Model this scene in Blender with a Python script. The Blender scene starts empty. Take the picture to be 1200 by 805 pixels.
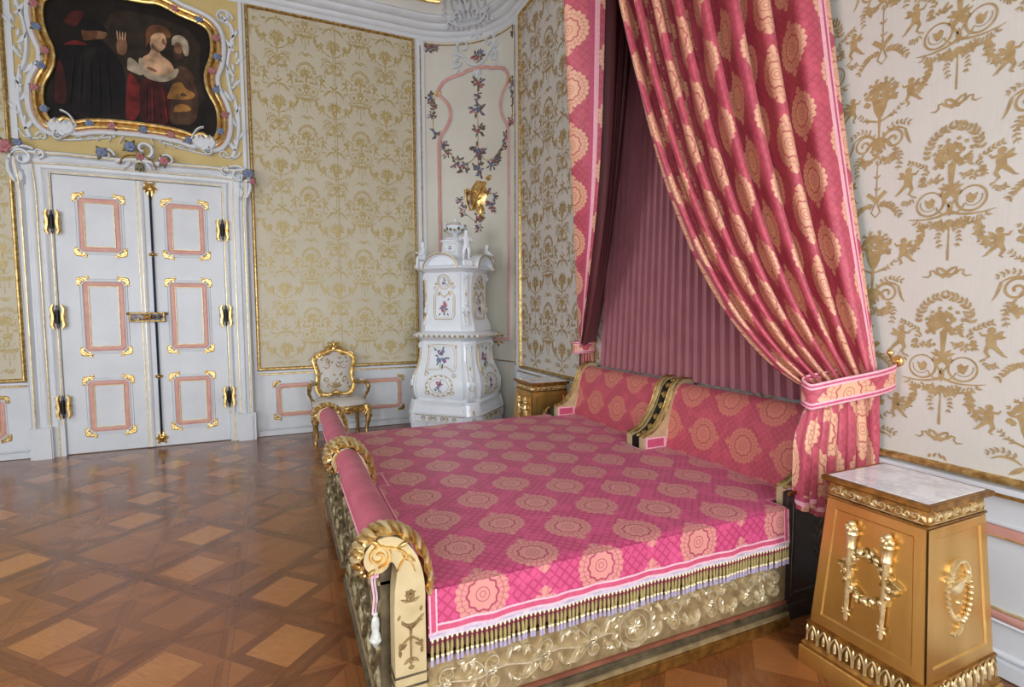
import bpy, math, random
from math import sin, cos, pi, radians, sqrt, atan2, hypot
from mathutils import Vector, Matrix

sc = bpy.context.scene
COL = sc.collection
# ------------------------------------------------------------------ camera
YAW, PIT, ROL, FPX = 0.4167701, 0.06702852, -0.00401969, 608.97
fw = Vector((sin(YAW)*cos(PIT), cos(YAW)*cos(PIT), -sin(PIT)))
rt = Vector((cos(YAW), -sin(YAW), 0)); up = rt.cross(fw)
r2 = rt*cos(ROL)+up*sin(ROL); u2 = -rt*sin(ROL)+up*cos(ROL)
cd = bpy.data.cameras.new('camera'); cam = bpy.data.objects.new('camera', cd); COL.objects.link(cam)
cam.matrix_world = Matrix(((r2.x, u2.x, -fw.x, 0), (r2.y, u2.y, -fw.y, 0), (r2.z, u2.z, -fw.z, 1.6), (0, 0, 0, 1)))
cd.sensor_width = 36; cd.lens = 36*FPX/1200; cd.clip_start = .05; cd.clip_end = 100
sc.camera = cam
# ------------------------------------------------------------------ light
sc.view_settings.view_transform = 'Standard'; sc.view_settings.look = 'None'
sc.view_settings.gamma = 1; sc.view_settings.use_curve_mapping = False
sc.view_settings.exposure = -0.52
w = bpy.data.worlds.new('sky'); sc.world = w; w.use_nodes = True
w.node_tree.nodes['Background'].inputs[0].default_value = (.75, .86, 1, 1)
w.node_tree.nodes['Background'].inputs[1].default_value = 1.2
WINX = [(-3.9, 1.5), (-1.55, 1.5), (1.1, 1.7)]          # windows of the wall behind the camera (centre x, width)
YF = -1.7; XL = -4.9; HC = 6.05
WZ0, WZ1 = .35, 3.3
LIGHT = [180, 230, 300]
for (x, wd), pw in zip(WINX, LIGHT):
    ld = bpy.data.lights.new('daylight', 'AREA'); ld.shape = 'RECTANGLE'; ld.size = wd; ld.size_y = WZ1-WZ0
    ld.energy = pw; ld.color = (.92, .96, 1)
    lo = bpy.data.objects.new('daylight', ld); COL.objects.link(lo)
    lo.location = (x, YF-.35, (WZ0+WZ1)/2); lo.rotation_euler = (radians(68), 0, 0)
ld = bpy.data.lights.new('daylight', 'AREA'); ld.shape = 'RECTANGLE'; ld.size = 1.6; ld.size_y = 3.4
ld.energy = 290; ld.color = (.92, .96, 1)
lo = bpy.data.objects.new('daylight', ld); COL.objects.link(lo)
lo.location = (XL-.35, 2.6, 2.2); lo.rotation_euler = (radians(68), 0, radians(-90))

# ------------------------------------------------------------------ node helper
class E:
    def __init__(s, nt, k): s.nt = nt; s.k = k
    def _m(s, op, *a, clamp=False):
        n = s.nt.nodes.new('ShaderNodeMath'); n.operation = op; n.use_clamp = clamp
        for i, x in enumerate((s,)+a):
            if isinstance(x, E): s.nt.links.new(x.k, n.inputs[i])
            else: n.inputs[i].default_value = x
        return E(s.nt, n.outputs[0])
    def __add__(s, o): return s._m('ADD', o)
    __radd__ = __add__
    def __sub__(s, o): return s._m('SUBTRACT', o)
    def __rsub__(s, o): return (s*-1)+o
    def __mul__(s, o): return s._m('MULTIPLY', o)
    __rmul__ = __mul__
    def __truediv__(s, o): return s._m('DIVIDE', o)
    def __lt__(s, o): return s._m('LESS_THAN', o)
    def __gt__(s, o): return s._m('GREATER_THAN', o)
    def abs(s): return s._m('ABSOLUTE')
    def fract(s): return s._m('FRACT')
    def floor(s): return s._m('FLOOR')
    def sqrt(s): return s._m('SQRT')
    def cos(s): return s._m('COSINE')
    def sin(s): return s._m('SINE')
    def min(s, o): return s._m('MINIMUM', o)
    def max(s, o): return s._m('MAXIMUM', o)
    def atan2(s, o): return s._m('ARCTAN2', o)
    def mix(s, a, b): return a+(b-a)*s if isinstance(a, E) or isinstance(b, E) else s*(b-a)+a

def new_mat(name):
    m = bpy.data.materials.new(name); m.use_nodes = True
    nt = m.node_tree; return m, nt, nt.nodes['Principled BSDF']
def setp(b, **k):
    for n, v in k.items():
        n = n.replace('_', ' ')
        if n not in b.inputs: continue
        b.inputs[n].default_value = v if not isinstance(v, tuple) else (*v, 1)[:4]
def lin(r, g, b):
    f = lambda c: (c/255/12.92) if c <= 10 else ((c/255+.055)/1.055)**2.4
    return (f(r), f(g), f(b))
def cmix(nt, fac, a, b):
    n = nt.nodes.new('ShaderNodeMix'); n.data_type = 'RGBA'
    ins = [i for i in n.inputs if i.type == 'RGBA']; fi = n.inputs[0]
    if isinstance(fac, E): nt.links.new(fac.k, fi)
    else: fi.default_value = fac
    for s, x in zip(ins, (a, b)):
        if isinstance(x, tuple): s.default_value = (*x, 1)[:4]
        else: nt.links.new(x, s)
    return [o for o in n.outputs if o.type == 'RGBA'][0]
def noise(nt, vec, scale, detail=3, rough=.5):
    n = nt.nodes.new('ShaderNodeTexNoise'); n.inputs['Scale'].default_value = scale
    n.inputs['Detail'].default_value = detail; n.inputs['Roughness'].default_value = rough
    if vec is not None: nt.links.new(vec, n.inputs['Vector'])
    return E(nt, n.outputs[0])
def objco(nt):
    n = nt.nodes.new('ShaderNodeTexCoord'); return n.outputs['Object']
def scaled(nt, vec, s):
    n = nt.nodes.new('ShaderNodeMapping'); n.inputs['Scale'].default_value = s; nt.links.new(vec, n.inputs[0]); return n.outputs[0]
def sep(nt, vec):
    n = nt.nodes.new('ShaderNodeSeparateXYZ'); nt.links.new(vec, n.inputs[0]); return [E(nt, o) for o in n.outputs]
def comb(nt, *c):
    n = nt.nodes.new('ShaderNodeCombineXYZ')
    for i, x in enumerate(c):
        if isinstance(x, E): nt.links.new(x.k, n.inputs[i])
        else: n.inputs[i].default_value = x
    return n.outputs[0]
def bump(nt, b, h, strength=.2, dist=.01):
    n = nt.nodes.new('ShaderNodeBump'); n.inputs['Strength'].default_value = strength; n.inputs['Distance'].default_value = dist
    nt.links.new(h.k, n.inputs['Height']); nt.links.new(n.outputs[0], b.inputs['Normal'])
def simple(name, c1, c2=None, scale=8, rough=.5, metal=0, bs=0, bscale=40, stretch=None, **k):
    m, nt, b = new_mat(name); setp(b, Roughness=rough, Metallic=metal, **k)
    co = objco(nt)
    if stretch: co = scaled(nt, co, stretch)
    if c2 is not None:
        f = noise(nt, co, scale, 4)
        nt.links.new(cmix(nt, ((f-.35)*3.2)._m('MULTIPLY', 1, clamp=True), c1, c2), b.inputs['Base Color'])
    else: b.inputs['Base Color'].default_value = (*c1, 1)
    if bs: bump(nt, b, noise(nt, co, bscale, 3), bs)
    return m

M = {}
M['white'] = simple('white_paint', lin(207, 211, 215), lin(216, 220, 224), 3, .38)
M['plaster'] = simple('ceiling_plaster', lin(214, 212, 206), lin(222, 220, 214), 2, .6)
M['cream'] = simple('cream_plaster', lin(206, 203, 190), lin(214, 211, 199), 1.5, .55)
M['yellow'] = simple('yellow_ground', lin(196, 172, 112), lin(204, 181, 122), 3, .6)
M['pink'] = simple('pink_paint', lin(205, 150, 138), lin(214, 163, 150), 12, .4)
M['gold'] = simple('gilding', lin(198, 156, 84), lin(238, 212, 148), 25, .30, .92, .15, 60)
M['oldgold'] = simple('worn_gilding', lin(156, 122, 66), lin(218, 188, 124), 30, .36, .85, .25, 70)
M['palegold'] = simple('pale_gilding', lin(205, 180, 125), lin(238, 220, 175), 22, .34, .75, .15, 60)
M['browngold'] = simple('dark_bronze_gilt', lin(120, 85, 40), lin(175, 130, 65), 20, .4, .85, .15, 60)  # dark bronze gilt, the metal's own tone
M['brass'] = simple('brushed_brass', lin(196, 150, 78), lin(214, 170, 98), 6, .34, .9, .04, 90, stretch=(1, 1, .25))
M['silver'] = simple('silvered_wood', lin(132, 112, 78), lin(166, 144, 106), 20, .42, .4, .15, 60)
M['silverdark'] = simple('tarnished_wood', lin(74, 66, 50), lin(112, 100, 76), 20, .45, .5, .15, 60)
M['beige'] = simple('beige_wood', lin(190, 170, 126), lin(208, 190, 148), 10, .45, .35)
M['relief'] = simple('silver_gilt_relief', lin(196, 178, 138), lin(236, 224, 194), 30, .32, .6, .2, 70)
M['reliefdk'] = simple('dark_gilt_relief', lin(88, 78, 54), lin(146, 132, 98), 30, .4, .6, .2, 70)
M['motifdk'] = simple('ornament_bronze', lin(128, 104, 66), lin(156, 132, 92), 30, .42, .35)
M['iron'] = simple('black_iron', (.012, .012, .014), None, rough=.35, metal=.6)
M['steel'] = simple('dark_steel', lin(70, 66, 66), lin(110, 104, 100), 30, .35, .9)
M['bluerod'] = simple('blued_rod', lin(36, 46, 66), None, rough=.3, metal=.7)
M['darkwood'] = simple('dark_wood', (.018, .012, .009), (.03, .02, .014), 20, .4)
M['redwood'] = simple('red_brown_edge', lin(110, 60, 45), lin(135, 80, 60), 12, .4)
M['porc'] = simple('white_porcelain', lin(222, 228, 234), lin(230, 235, 240), 4, .16)
M['porcgold'] = simple('gilt_line', lin(190, 165, 115), None, rough=.35, metal=.5)
M['purple'] = simple('violet_enamel', lin(120, 70, 120), lin(150, 95, 140), 40, .25)
M['green'] = simple('green_enamel', lin(70, 95, 85), lin(95, 115, 95), 40, .25)
M['rose'] = simple('stucco_rose', lin(165, 95, 100), lin(185, 120, 125), 40, .5)
M['blue'] = simple('stucco_blue', lin(95, 110, 145), lin(125, 138, 168), 40, .5)
M['leaf'] = simple('stucco_leaf', lin(95, 90, 62), lin(120, 112, 80), 40, .5)
M['dusk'] = simple('dusky_leaf', lin(92, 72, 72), lin(120, 98, 90), 40, .5)
M['mauve'] = simple('mauve_silk', lin(148, 84, 92), lin(158, 92, 100), 5, .55, 0, .05, 200, Sheen_Weight=.3)
M['lining'] = simple('mauve_lining', lin(120, 68, 72), None, rough=.6)
M['strp1'] = simple('pale_pink_braid', lin(238, 180, 190), lin(228, 165, 178), 60, .6)
M['strp2'] = simple('deep_pink_braid', lin(196, 82, 114), lin(182, 70, 102), 60, .6)
M['lilac'] = simple('lilac_braid', lin(196, 182, 192), lin(178, 164, 182), 60, .7)
M['t_olive'] = simple('olive_silk', lin(148, 132, 80), lin(172, 156, 102), 200, .5)
M['t_cream'] = simple('cream_silk', lin(238, 222, 180), None, rough=.5)
M['t_red'] = simple('crimson_thread', lin(170, 40, 80), None, rough=.6)
M['t_lilac'] = simple('lilac_silk', lin(164, 152, 176), None, rough=.7)
M['grey'] = simple('grey_silk', lin(170, 172, 165), lin(195, 196, 190), 60, .6)

def marble():
    m, nt, b = new_mat('white_marble'); co = objco(nt)
    n1 = noise(nt, co, 6, 6, .65)
    v = ((n1-.5).abs()*14)._m('MULTIPLY', 1, clamp=True)
    nt.links.new(cmix(nt, v, lin(206, 206, 212), lin(228, 228, 231)), b.inputs['Base Color'])
    setp(b, Roughness=.08); return m
M['marble'] = marble()

def brocade_ground(name, cols):
    m, nt, b = new_mat(name); co = objco(nt)
    n1 = noise(nt, co, 1.3, 3); n2 = noise(nt, scaled(nt, co, (30, 30, 1.2)), 8, 2)
    c = cmix(nt, (n1*.6+n2*.4), *cols)
    nt.links.new(c, b.inputs['Base Color']); setp(b, Roughness=.45, Sheen_Weight=.15)
    bump(nt, b, n2, .08, .003); return m
M['brocade'] = brocade_ground('brocade_satin', (lin(184, 178, 168), lin(206, 201, 192)))
M['brocade2'] = brocade_ground('warm_light_brocade_satin', (lin(184, 175, 150), lin(208, 200, 178)))  # same satin, yellowed to carry the warmer light on the back wall
M['motif'] = simple('brocade_gold_thread', lin(154, 126, 80), lin(170, 144, 98), 30, .5, 0, .1, 300)
M['motif2'] = simple('pale_gold_thread', lin(172, 152, 98), lin(186, 168, 116), 30, .42, .15, .1, 300)  # lighter, yellower thread for the back wall

def lampas(name, base, dark, gold, golddk, scale=1.0, trel=.8):
    """pink silk woven with golden rosettes, from the cloth's own UV in metres"""
    m, nt, b = new_mat(name)
    uvn = nt.nodes.new('ShaderNodeTexCoord'); x, y, _ = sep(nt, uvn.outputs['UV'])
    x = x*scale; y = y*scale
    pu, pv = .52, .324
    ax = ((x/pu).fract()-.5)*pu; ay = ((y/pv).fract()-.5)*pv
    bx = ((x/pu+.5).fract()-.5)*pu; by = ((y/pv+.5).fract()-.5)*pv
    ra = (ax*ax+ay*ay); rb = (bx*bx+by*by)
    s = ra < rb
    px = s.mix(bx, ax); py = s.mix(by, ay)
    r = (px*px+py*py).sqrt(); th = py.atan2(px)
    c10 = (th*10).cos(); c20 = (th*20).cos()
    G = r < (c10.abs()*.010+.100)
    # crown-like tips above and below each rosette
    tip = (px.abs()*1.0+(py.abs()-.118).abs()*1.3) < .028
    G = G.max(tip)
    ring = (r-(c10*.0035+.060)).abs() < .0042
    ring = ring.max((r-.026).abs() < .0016).max((r-.011).abs() < .0014).max((r-(c20*.002+.084)).abs() < .0012)
    ribs = ((th*26+r*60).sin() > .55)*(r > .066)*.35
    ringk = ring.max(ribs)
    nz0 = noise(nt, uvn.outputs['UV'], 22, 3)*.012; d1 = ((x+y+nz0)/.046).fract()-.5; d2 = ((x-y+nz0)/.046).fract()-.5
    tr = (d1.abs() < .13).max(d2.abs() < .13)*trel
    nz = noise(nt, uvn.outputs['UV'], 9, 4)
    c_bg = cmix(nt, tr, base, dark)
    c_bg = cmix(nt, (nz > .54)*.35, c_bg, tuple(min(1, q*1.35) for q in base))
    c_g = cmix(nt, ringk, gold, golddk)
    nt.links.new(cmix(nt, G, c_bg, c_g), b.inputs['Base Color'])
    nt.links.new((G.mix(.48, .40)).k, b.inputs['Roughness'])
    setp(b, Sheen_Weight=.10, Sheen_Roughness=.4, Specular_IOR_Level=.45)
    bump(nt, b, G*1.0-ringk*.5, .25, .002)
    return m
M['cover'] = lampas('coverlet_lampas', lin(194, 76, 118), lin(168, 48, 90), lin(204, 136, 128), lin(158, 62, 86))
M['head'] = lampas('headboard_lampas', lin(180, 76, 90), lin(158, 58, 78), lin(196, 116, 100), lin(164, 74, 78), 1.0, .6)
M['curt'] = lampas('curtain_lampas', lin(182, 78, 94), lin(158, 54, 72), lin(220, 168, 136), lin(180, 92, 88), .9, .5)
M['roll'] = simple('rose_velvet', lin(178, 78, 98), lin(160, 60, 82), 9, .6, Sheen_Weight=.08)

def parquet():
    m, nt, b = new_mat('oak_parquet'); co = objco(nt); x, y, _ = sep(nt, co)
    k = 1/sqrt(2); P = .735
    U = ((x+y)*k-1.285)/P; V = ((y-x)*k-2.425)/P
    pu = U.fract(); pv = V.fract(); iu = U.floor(); iv = V.floor()
    qx = pu > .5; qy = pv > .5
    lx = (pu*2).fract()-.5; ly = (pv*2).fract()-.5
    edge = (pu-.5).abs().max((pv-.5).abs()) > .455
    light_q = (qx-qy).abs()
    m1 = lx.abs().max(ly.abs())
    sq = (m1 < .345)*light_q
    s2 = lx.abs() > ly.abs()
    wedge = (1-light_q)*((lx.abs()-ly.abs()).abs() > .10)
    idn = comb(nt, iu*7.3+qx*2.1+s2*1.3*(1-light_q)+(lx > 0)*.7*(1-light_q), iv*5.1+qy*3.7+(ly > 0)*.9*(1-light_q)+sq*4, edge*3.3)
    wn = nt.nodes.new('ShaderNodeTexWhiteNoise'); wn.noise_dimensions = '3D'; nt.links.new(idn, wn.inputs[0]); rnd = E(nt, wn.outputs[0])
    # grain, turned by piece
    dirv = s2.mix(1, 0)
    g1 = noise(nt, comb(nt, U*9, V*90, rnd*9), 1, 4, .6); g2 = noise(nt, comb(nt, U*90, V*9, rnd*9), 1, 4, .6)
    gr = (rnd > .5).mix(g1, g2)
    big = noise(nt, co, .9, 3)
    tone = (rnd*.30+.16)*wedge.mix(1, 1.2)
    tone = sq.mix(tone, (rnd > .55)*.20+rnd*.14+.42)
    tone = edge.mix(tone, rnd*.12+.12)
    tone = (tone+(gr-.5)*.42+(big-.5)*.2)._m('ADD', 0, clamp=True)
    cr = nt.nodes.new('ShaderNodeValToRGB'); nt.links.new(tone.k, cr.inputs[0])
    els = cr.color_ramp.elements
    els[0].position = 0; els[0].color = (*lin(84, 46, 24), 1); els[1].position = 1; els[1].color = (*lin(196, 136, 78), 1)
    e = els.new(.35); e.color = (*lin(132, 80, 42), 1)
    e = els.new(.62); e.color = (*lin(152, 96, 52), 1)
    # dark joints
    j = ((m1-.345).abs() < .006)*light_q
    j = j.max(((pu-.5).abs().max((pv-.5).abs())-.455).abs() < .003).max((((lx.abs()-ly.abs()).abs()-.10).abs() < .008)*(1-light_q))
    c = cmix(nt, j*.40, cr.outputs[0], lin(60, 30, 16))
    nt.links.new(c, b.inputs['Base Color'])
    sm = noise(nt, co, 2.3, 4)
    nt.links.new((sm*.22+.14).k, b.inputs['Roughness'])
    setp(b, Specular_IOR_Level=.55, Coat_Weight=.25, Coat_Roughness=.12)
    return m
M['floor'] = parquet()

def glass():
    m, nt, b = new_mat('window_glass'); nt.nodes.remove(b)
    o = nt.nodes['Material Output']; t = nt.nodes.new('ShaderNodeBsdfTransparent'); g = nt.nodes.new('ShaderNodeBsdfGlossy')
    g.inputs['Roughness'].default_value = .02; mx = nt.nodes.new('ShaderNodeMixShader'); mx.inputs[0].default_value = .06
    nt.links.new(t.outputs[0], mx.inputs[1]); nt.links.new(g.outputs[0], mx.inputs[2]); nt.links.new(mx.outputs[0], o.inputs[0]); return m
M['glass'] = glass()
# ------------------------------------------------------------------ mesh builder
class MB:
    def __init__(s, map=None): s.v = []; s.f = []; s.m = []; s.uv = []; s.mats = []; s.map = map; s.hasuv = False
    def mi(s, mat):
        if mat not in s.mats: s.mats.append(mat)
        return s.mats.index(mat)
    def add(s, vs, fs, mat, X=None, uvs=None, mp=None):
        b = len(s.v); mp = mp or s.map
        for p in vs:
            p = Vector(p)
            if X is not None: p = X @ p
            if mp: p = Vector(mp(*p))
            s.v.append(p)
        i = s.mi(mat)
        for n, f in enumerate(fs):
            s.f.append([b+q for q in f]); s.m.append(i)
            if uvs is not None: s.hasuv = True; s.uv.append([uvs[q] for q in f])
            else: s.uv.append([(0, 0)]*len(f))
        return s
    def box(s, x0, x1, y0, y1, z0, z1, mat, X=None, tx=0, ty=0, bev=0):
        # tx,ty: how much the top shrinks on each side
        if bev:
            e = bev
            pts = []
            def ring(z, q, ax, ay):
                X0, X1, Y0, Y1 = x0+ax, x1-ax, y0+ay, y1-ay
                return [(X0+q, Y0, z), (X1-q, Y0, z), (X1, Y0+q, z), (X1, Y1-q, z), (X1-q, Y1, z), (X0+q, Y1, z), (X0, Y1-q, z), (X0, Y0+q, z)]
            vs = ring(z0, e, e, e)+ring(z0+e, e, 0, 0)+ring(z1-e, e, tx, ty)+ring(z1, e, tx+e, ty+e)
            fs = [list(range(8))[::-1], list(range(24, 32))]
            for k in range(3):
                for i in range(8):
                    j = (i+1) % 8; fs.append([k*8+i, k*8+j, k*8+8+j, k*8+8+i])
            return s.add(vs, fs, mat, X)
        vs = [(x0, y0, z0), (x1, y0, z0), (x1, y1, z0), (x0, y1, z0), (x0+tx, y0+ty, z1), (x1-tx, y0+ty, z1), (x1-tx, y1-ty, z1), (x0+tx, y1-ty, z1)]
        return s.add(vs, [(3, 2, 1, 0), (4, 5, 6, 7), (0, 1, 5, 4), (1, 2, 6, 5), (2, 3, 7, 6), (3, 0, 4, 7)], mat, X)
    def prism(s, poly, axis, a0, a1, mat, X=None):
        # poly of (p,q); axis 'y': p->x q->z extruded over y ; 'z': p->x q->y ; 'x': p->y q->z
        n = len(poly); g = {'y': lambda p, q, a: (p, a, q), 'z': lambda p, q, a: (p, q, a), 'x': lambda p, q, a: (a, p, q)}[axis]
        vs = [g(p, q, a0) for p, q in poly]+[g(p, q, a1) for p, q in poly]
        fs = [list(range(n)), list(range(n, 2*n))[::-1]]+[[i, i+n, (i+1) % n+n, (i+1) % n] for i in range(n)]
        return s.add(vs, fs, mat, X)
    def lathe(s, prof, mat, seg=20, X=None, cap=True):
        vs = []; fs = []; n = len(prof)
        for r, z in prof:
            for k in range(seg): a = 2*pi*k/seg; vs.append((r*cos(a), r*sin(a), z))
        for i in range(n-1):
            for k in range(seg):
                j = (k+1) % seg; fs.append((i*seg+k, i*seg+j, (i+1)*seg+j, (i+1)*seg+k))
        if cap: fs.append(list(range(seg))[::-1]); fs.append([(n-1)*seg+k for k in range(seg)])
        return s.add(vs, fs, mat, X)
    def tube(s, pts, rad, mat, seg=8, X=None, flat=1.0, nrm=None, closed=False):
        pts = [Vector(p) for p in pts]; n = len(pts); vs = []; fs = []
        if not hasattr(rad, '__len__'): rad = [rad]*n
        prev = Vector(nrm) if nrm else None
        for i, p in enumerate(pts):
            if closed: t = pts[(i+1) % n]-pts[i-1]
            else: t = pts[min(i+1, n-1)]-pts[max(i-1, 0)]
            if t.length < 1e-9: t = Vector((0, 0, 1))
            t.normalize()
            if prev is None: prev = Vector((0, 0, 1)) if abs(t.z) < .9 else Vector((1, 0, 0))
            a = prev-t*prev.dot(t)
            if a.length < 1e-4: a = t.orthogonal()
            a.normalize(); b = t.cross(a)
            if nrm is None: prev = a
            for k in range(seg):
                th = 2*pi*k/seg; vs.append(p+a*(cos(th)*rad[i]*flat)+b*(sin(th)*rad[i]))
        m = n if closed else n-1
        for i in range(m):
            for k in range(seg):
                j = (k+1) % seg; q = (i+1) % n
                fs.append((i*seg+k, i*seg+j, q*seg+j, q*seg+k))
        if not closed: fs.append(list(range(seg))[::-1]); fs.append([(n-1)*seg+k for k in range(seg)])
        return s.add(vs, fs, mat, X)
    def ball(s, c, r, mat, X=None, sc_=(1, 1, 1), seg=10, rings=7):
        vs = [(c[0], c[1], c[2]-r*sc_[2])]; fs = []
        for i in range(1, rings):
            t = pi*i/rings
            for k in range(seg):
                a = 2*pi*k/seg; vs.append((c[0]+r*sc_[0]*sin(t)*cos(a), c[1]+r*sc_[1]*sin(t)*sin(a), c[2]-r*sc_[2]*cos(t)))
        vs.append((c[0], c[1], c[2]+r*sc_[2])); L = len(vs)-1
        for k in range(seg):
            j = (k+1) % seg; fs.append((0, 1+j, 1+k)); fs.append((L, L-seg+k, L-seg+j))
            for i in range(rings-2): fs.append((1+i*seg+k, 1+i*seg+j, 1+(i+1)*seg+j, 1+(i+1)*seg+k))
        return s.add(vs, fs, mat, X)
    def sweep(s, path, prof, mat, closed=False, mats=None):
        """prof (out, z) swept along a horizontal path of (x,y,nx,ny): n points into the room"""
        vs = []; fs = []; n = len(prof)
        for x, y, nx, ny in path:
            for o, z in prof: vs.append((x+nx*o, y+ny*o, z))
        k = len(path); L = k if closed else k-1
        for i in range(L):
            for j in range(n-1):
                q = (i+1) % k; fs.append((i*n+j, q*n+j, q*n+j+1, i*n+j+1))
        b0 = len(s.f); s.add(vs, fs, mat)
        if mats:
            for i in range(L):
                for j in range(n-1):
                    if j in mats: s.m[b0+i*(n-1)+j] = s.mi(mats[j])
        return s
    def grid(s, fn, nu, nv, mat, uvfn=None, matfn=None, skip=None):
        vs = [fn(i/nu, j/nv) for j in range(nv+1) for i in range(nu+1)]
        uvs = [uvfn(i/nu, j/nv) for j in range(nv+1) for i in range(nu+1)] if uvfn else None
        groups = {}
        for j in range(nv):
            for i in range(nu):
                if skip and skip(i, j): continue
                m_ = matfn(i, j) if matfn else mat
                groups.setdefault(m_, []).append((j*(nu+1)+i, j*(nu+1)+i+1, (j+1)*(nu+1)+i+1, (j+1)*(nu+1)+i))
        b = len(s.v)
        for p in vs: s.v.append(Vector(p))
        for m_, fl in groups.items():
            k = s.mi(m_)
            for f in fl:
                s.f.append([b+q for q in f]); s.m.append(k)
                if uvs: s.hasuv = True; s.uv.append([uvs[q] for q in f])
                else: s.uv.append([(0, 0)]*4)
        return s
    def orn(s, items, mat, mp, H=0, h0=.0008, X=None, sc_=1, ox=0, oy=0, flip=1, rot=0):
        """2D ornament (polygons and strokes) laid on a surface mp(a,b,h); H embosses it"""
        cr, sr = cos(rot), sin(rot)
        T = lambda p: (ox+sc_*flip*(p[0]*cr-p[1]*sr), oy+sc_*(p[0]*sr+p[1]*cr))
        for it in items:
            if it[0] == 'p':
                P = [T(p) for p in it[1]]; n = len(P)
                if H:
                    cx = sum(p[0] for p in P)/n; cy = sum(p[1] for p in P)/n
                    vs = [(a, b, 0) for a, b in P]+[(cx+(a-cx)*.6, cy+(b-cy)*.6, H*.8) for a, b in P]+[(cx, cy, H)]
                    fs = [(i, (i+1) % n, n+(i+1) % n, n+i) for i in range(n)]+[(n+i, n+(i+1) % n, 2*n) for i in range(n)]
                    if flip < 0: fs = [f[::-1] for f in fs]
                    s.add(vs, fs, mat, None, None, mp)
                else:
                    s.kk = (getattr(s, 'kk', 0)+1) % 97; s.add([(a, b, h0+s.kk*.00002) for a, b in P], [list(range(n)) if flip > 0 else list(range(n))[::-1]], mat, None, None, mp)
            else:
                P = [Vector(T(p)) for p in it[1]]; W = it[2]; n = len(P); vs = []; fs = []
                s.kk = (getattr(s, 'kk', 0)+1) % 97; kz = s.kk*.00002
                for i in range(n):
                    t = P[min(i+1, n-1)]-P[max(i-1, 0)]
                    t = t.normalized() if t.length > 1e-9 else Vector((1, 0))
                    nn = Vector((-t.y, t.x)); wd = (W[i] if hasattr(W, '__len__') else W)*sc_/2
                    a = P[i]+nn*wd; c = P[i]-nn*wd
                    if H: vs += [(a.x, a.y, 0), (P[i].x+nn.x*wd*.5, P[i].y+nn.y*wd*.5, H), (P[i].x-nn.x*wd*.5, P[i].y-nn.y*wd*.5, H), (c.x, c.y, 0)]
                    else: vs += [(a.x, a.y, h0+kz), (c.x, c.y, h0+kz)]
                k = 4 if H else 2
                for i in range(n-1):
                    for j in range(k-1): fs.append((i*k+j, i*k+j+1, (i+1)*k+j+1, (i+1)*k+j))
                if H: fs += [(0, 1, 2, 3), tuple((n-1)*k+j for j in (3, 2, 1, 0))]
                s.add(vs, fs, mat, None, None, mp)
        return s
    def build(s, name, parent=None, smooth=True, angle=38, local=True):
        if name in SPLIT and not getattr(s, 'whole', False):
            G = pieces(s, .003)
            if len(G) > 1:
                first = None
                for fs in G:
                    t = MB(); t.whole = True; t.mats = list(s.mats); t.hasuv = s.hasuv; idx = {}
                    for i in fs:
                        t.f.append([idx.setdefault(q, len(idx)) for q in s.f[i]]); t.m.append(s.m[i]); t.uv.append(s.uv[i])
                    t.v = [s.v[q] for q in idx]
                    o = t.build(name, parent, smooth, angle, local); first = first or o
                return first
        me = bpy.data.meshes.new(name)
        off = Vector((0, 0, 0))
        if parent is not None and local: off = root_loc(parent)
        me.from_pydata([tuple(p-off) for p in s.v], [], s.f)
        for m_ in s.mats: me.materials.append(M[m_])
        me.polygons.foreach_set('material_index', s.m)
        if s.hasuv:
            ul = me.uv_layers.new(name='UVMap'); flat = []
            for f in s.uv:
                for q in f: flat += [q[0], q[1]]
            ul.data.foreach_set('uv', flat)
        if smooth:
            me.polygons.foreach_set('use_smooth', [True]*len(me.polygons)); me.update()
            me.set_sharp_from_angle(angle=radians(angle))
        me.update()
        o = bpy.data.objects.new(name, me); COL.objects.link(o)
        if parent is not None: o.parent = parent
        return o

SPLIT = {'stucco_flower', 'stucco_shell', 'applied_ornament', 'gilt_corner_spray', 'plinth_block', 'gilt_hinge_plate', 'rod_guide', 'gilt_bolt_mount', 'torch_relief', 'white_rocaille', 'gilt_corner_leaf', 'white_border_strip', 'scroll_ornament', 'gilt_line', 'carved_leaf', 'dado_moulding', 'pink_silk_panel', 'gilt_edge', 'crest_carving', 'painted_tile_panel', 'end_panel_moulding', 'channel_carving'}
def pieces(s, gap):
    """groups of faces that touch or nearly touch"""
    par = list(range(len(s.v)))
    def fd(a):
        while par[a] != a: par[a] = par[par[a]]; a = par[a]
        return a
    for f in s.f:
        a = fd(f[0])
        for q in f[1:]: par[fd(q)] = a
    comp = {}
    for i, f in enumerate(s.f): comp.setdefault(fd(f[0]), []).append(i)
    L = []
    for k, fs in comp.items():
        vs = [s.v[q] for i in fs for q in s.f[i]]
        L.append([min(p[j] for p in vs)-gap for j in range(3)]+[max(p[j] for p in vs)+gap for j in range(3)]+[fs])
    g = list(range(len(L)))
    def gd(a):
        while g[a] != a: g[a] = g[g[a]]; a = g[a]
        return a
    for i in range(len(L)):
        for j in range(i+1, len(L)):
            A, B = L[i], L[j]
            if all(A[q] <= B[q+3] and B[q] <= A[q+3] for q in range(3)): g[gd(i)] = gd(j)
    out = {}
    for i in range(len(L)): out.setdefault(gd(i), []).extend(L[i][6])
    return list(out.values())
def root_loc(o):
    l = Vector((0, 0, 0))
    while o is not None: l += o.location; o = o.parent
    return l
def tag(o, label, cat, group=None):
    o['label'] = label; o['category'] = cat
    if group: o['group'] = group
    return o
def thing(name, label, cat, loc, group=None):
    o = bpy.data.objects.new(name, None); COL.objects.link(o); o.location = loc; o.empty_display_size = .1
    return tag(o, label, cat, group)
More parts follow.
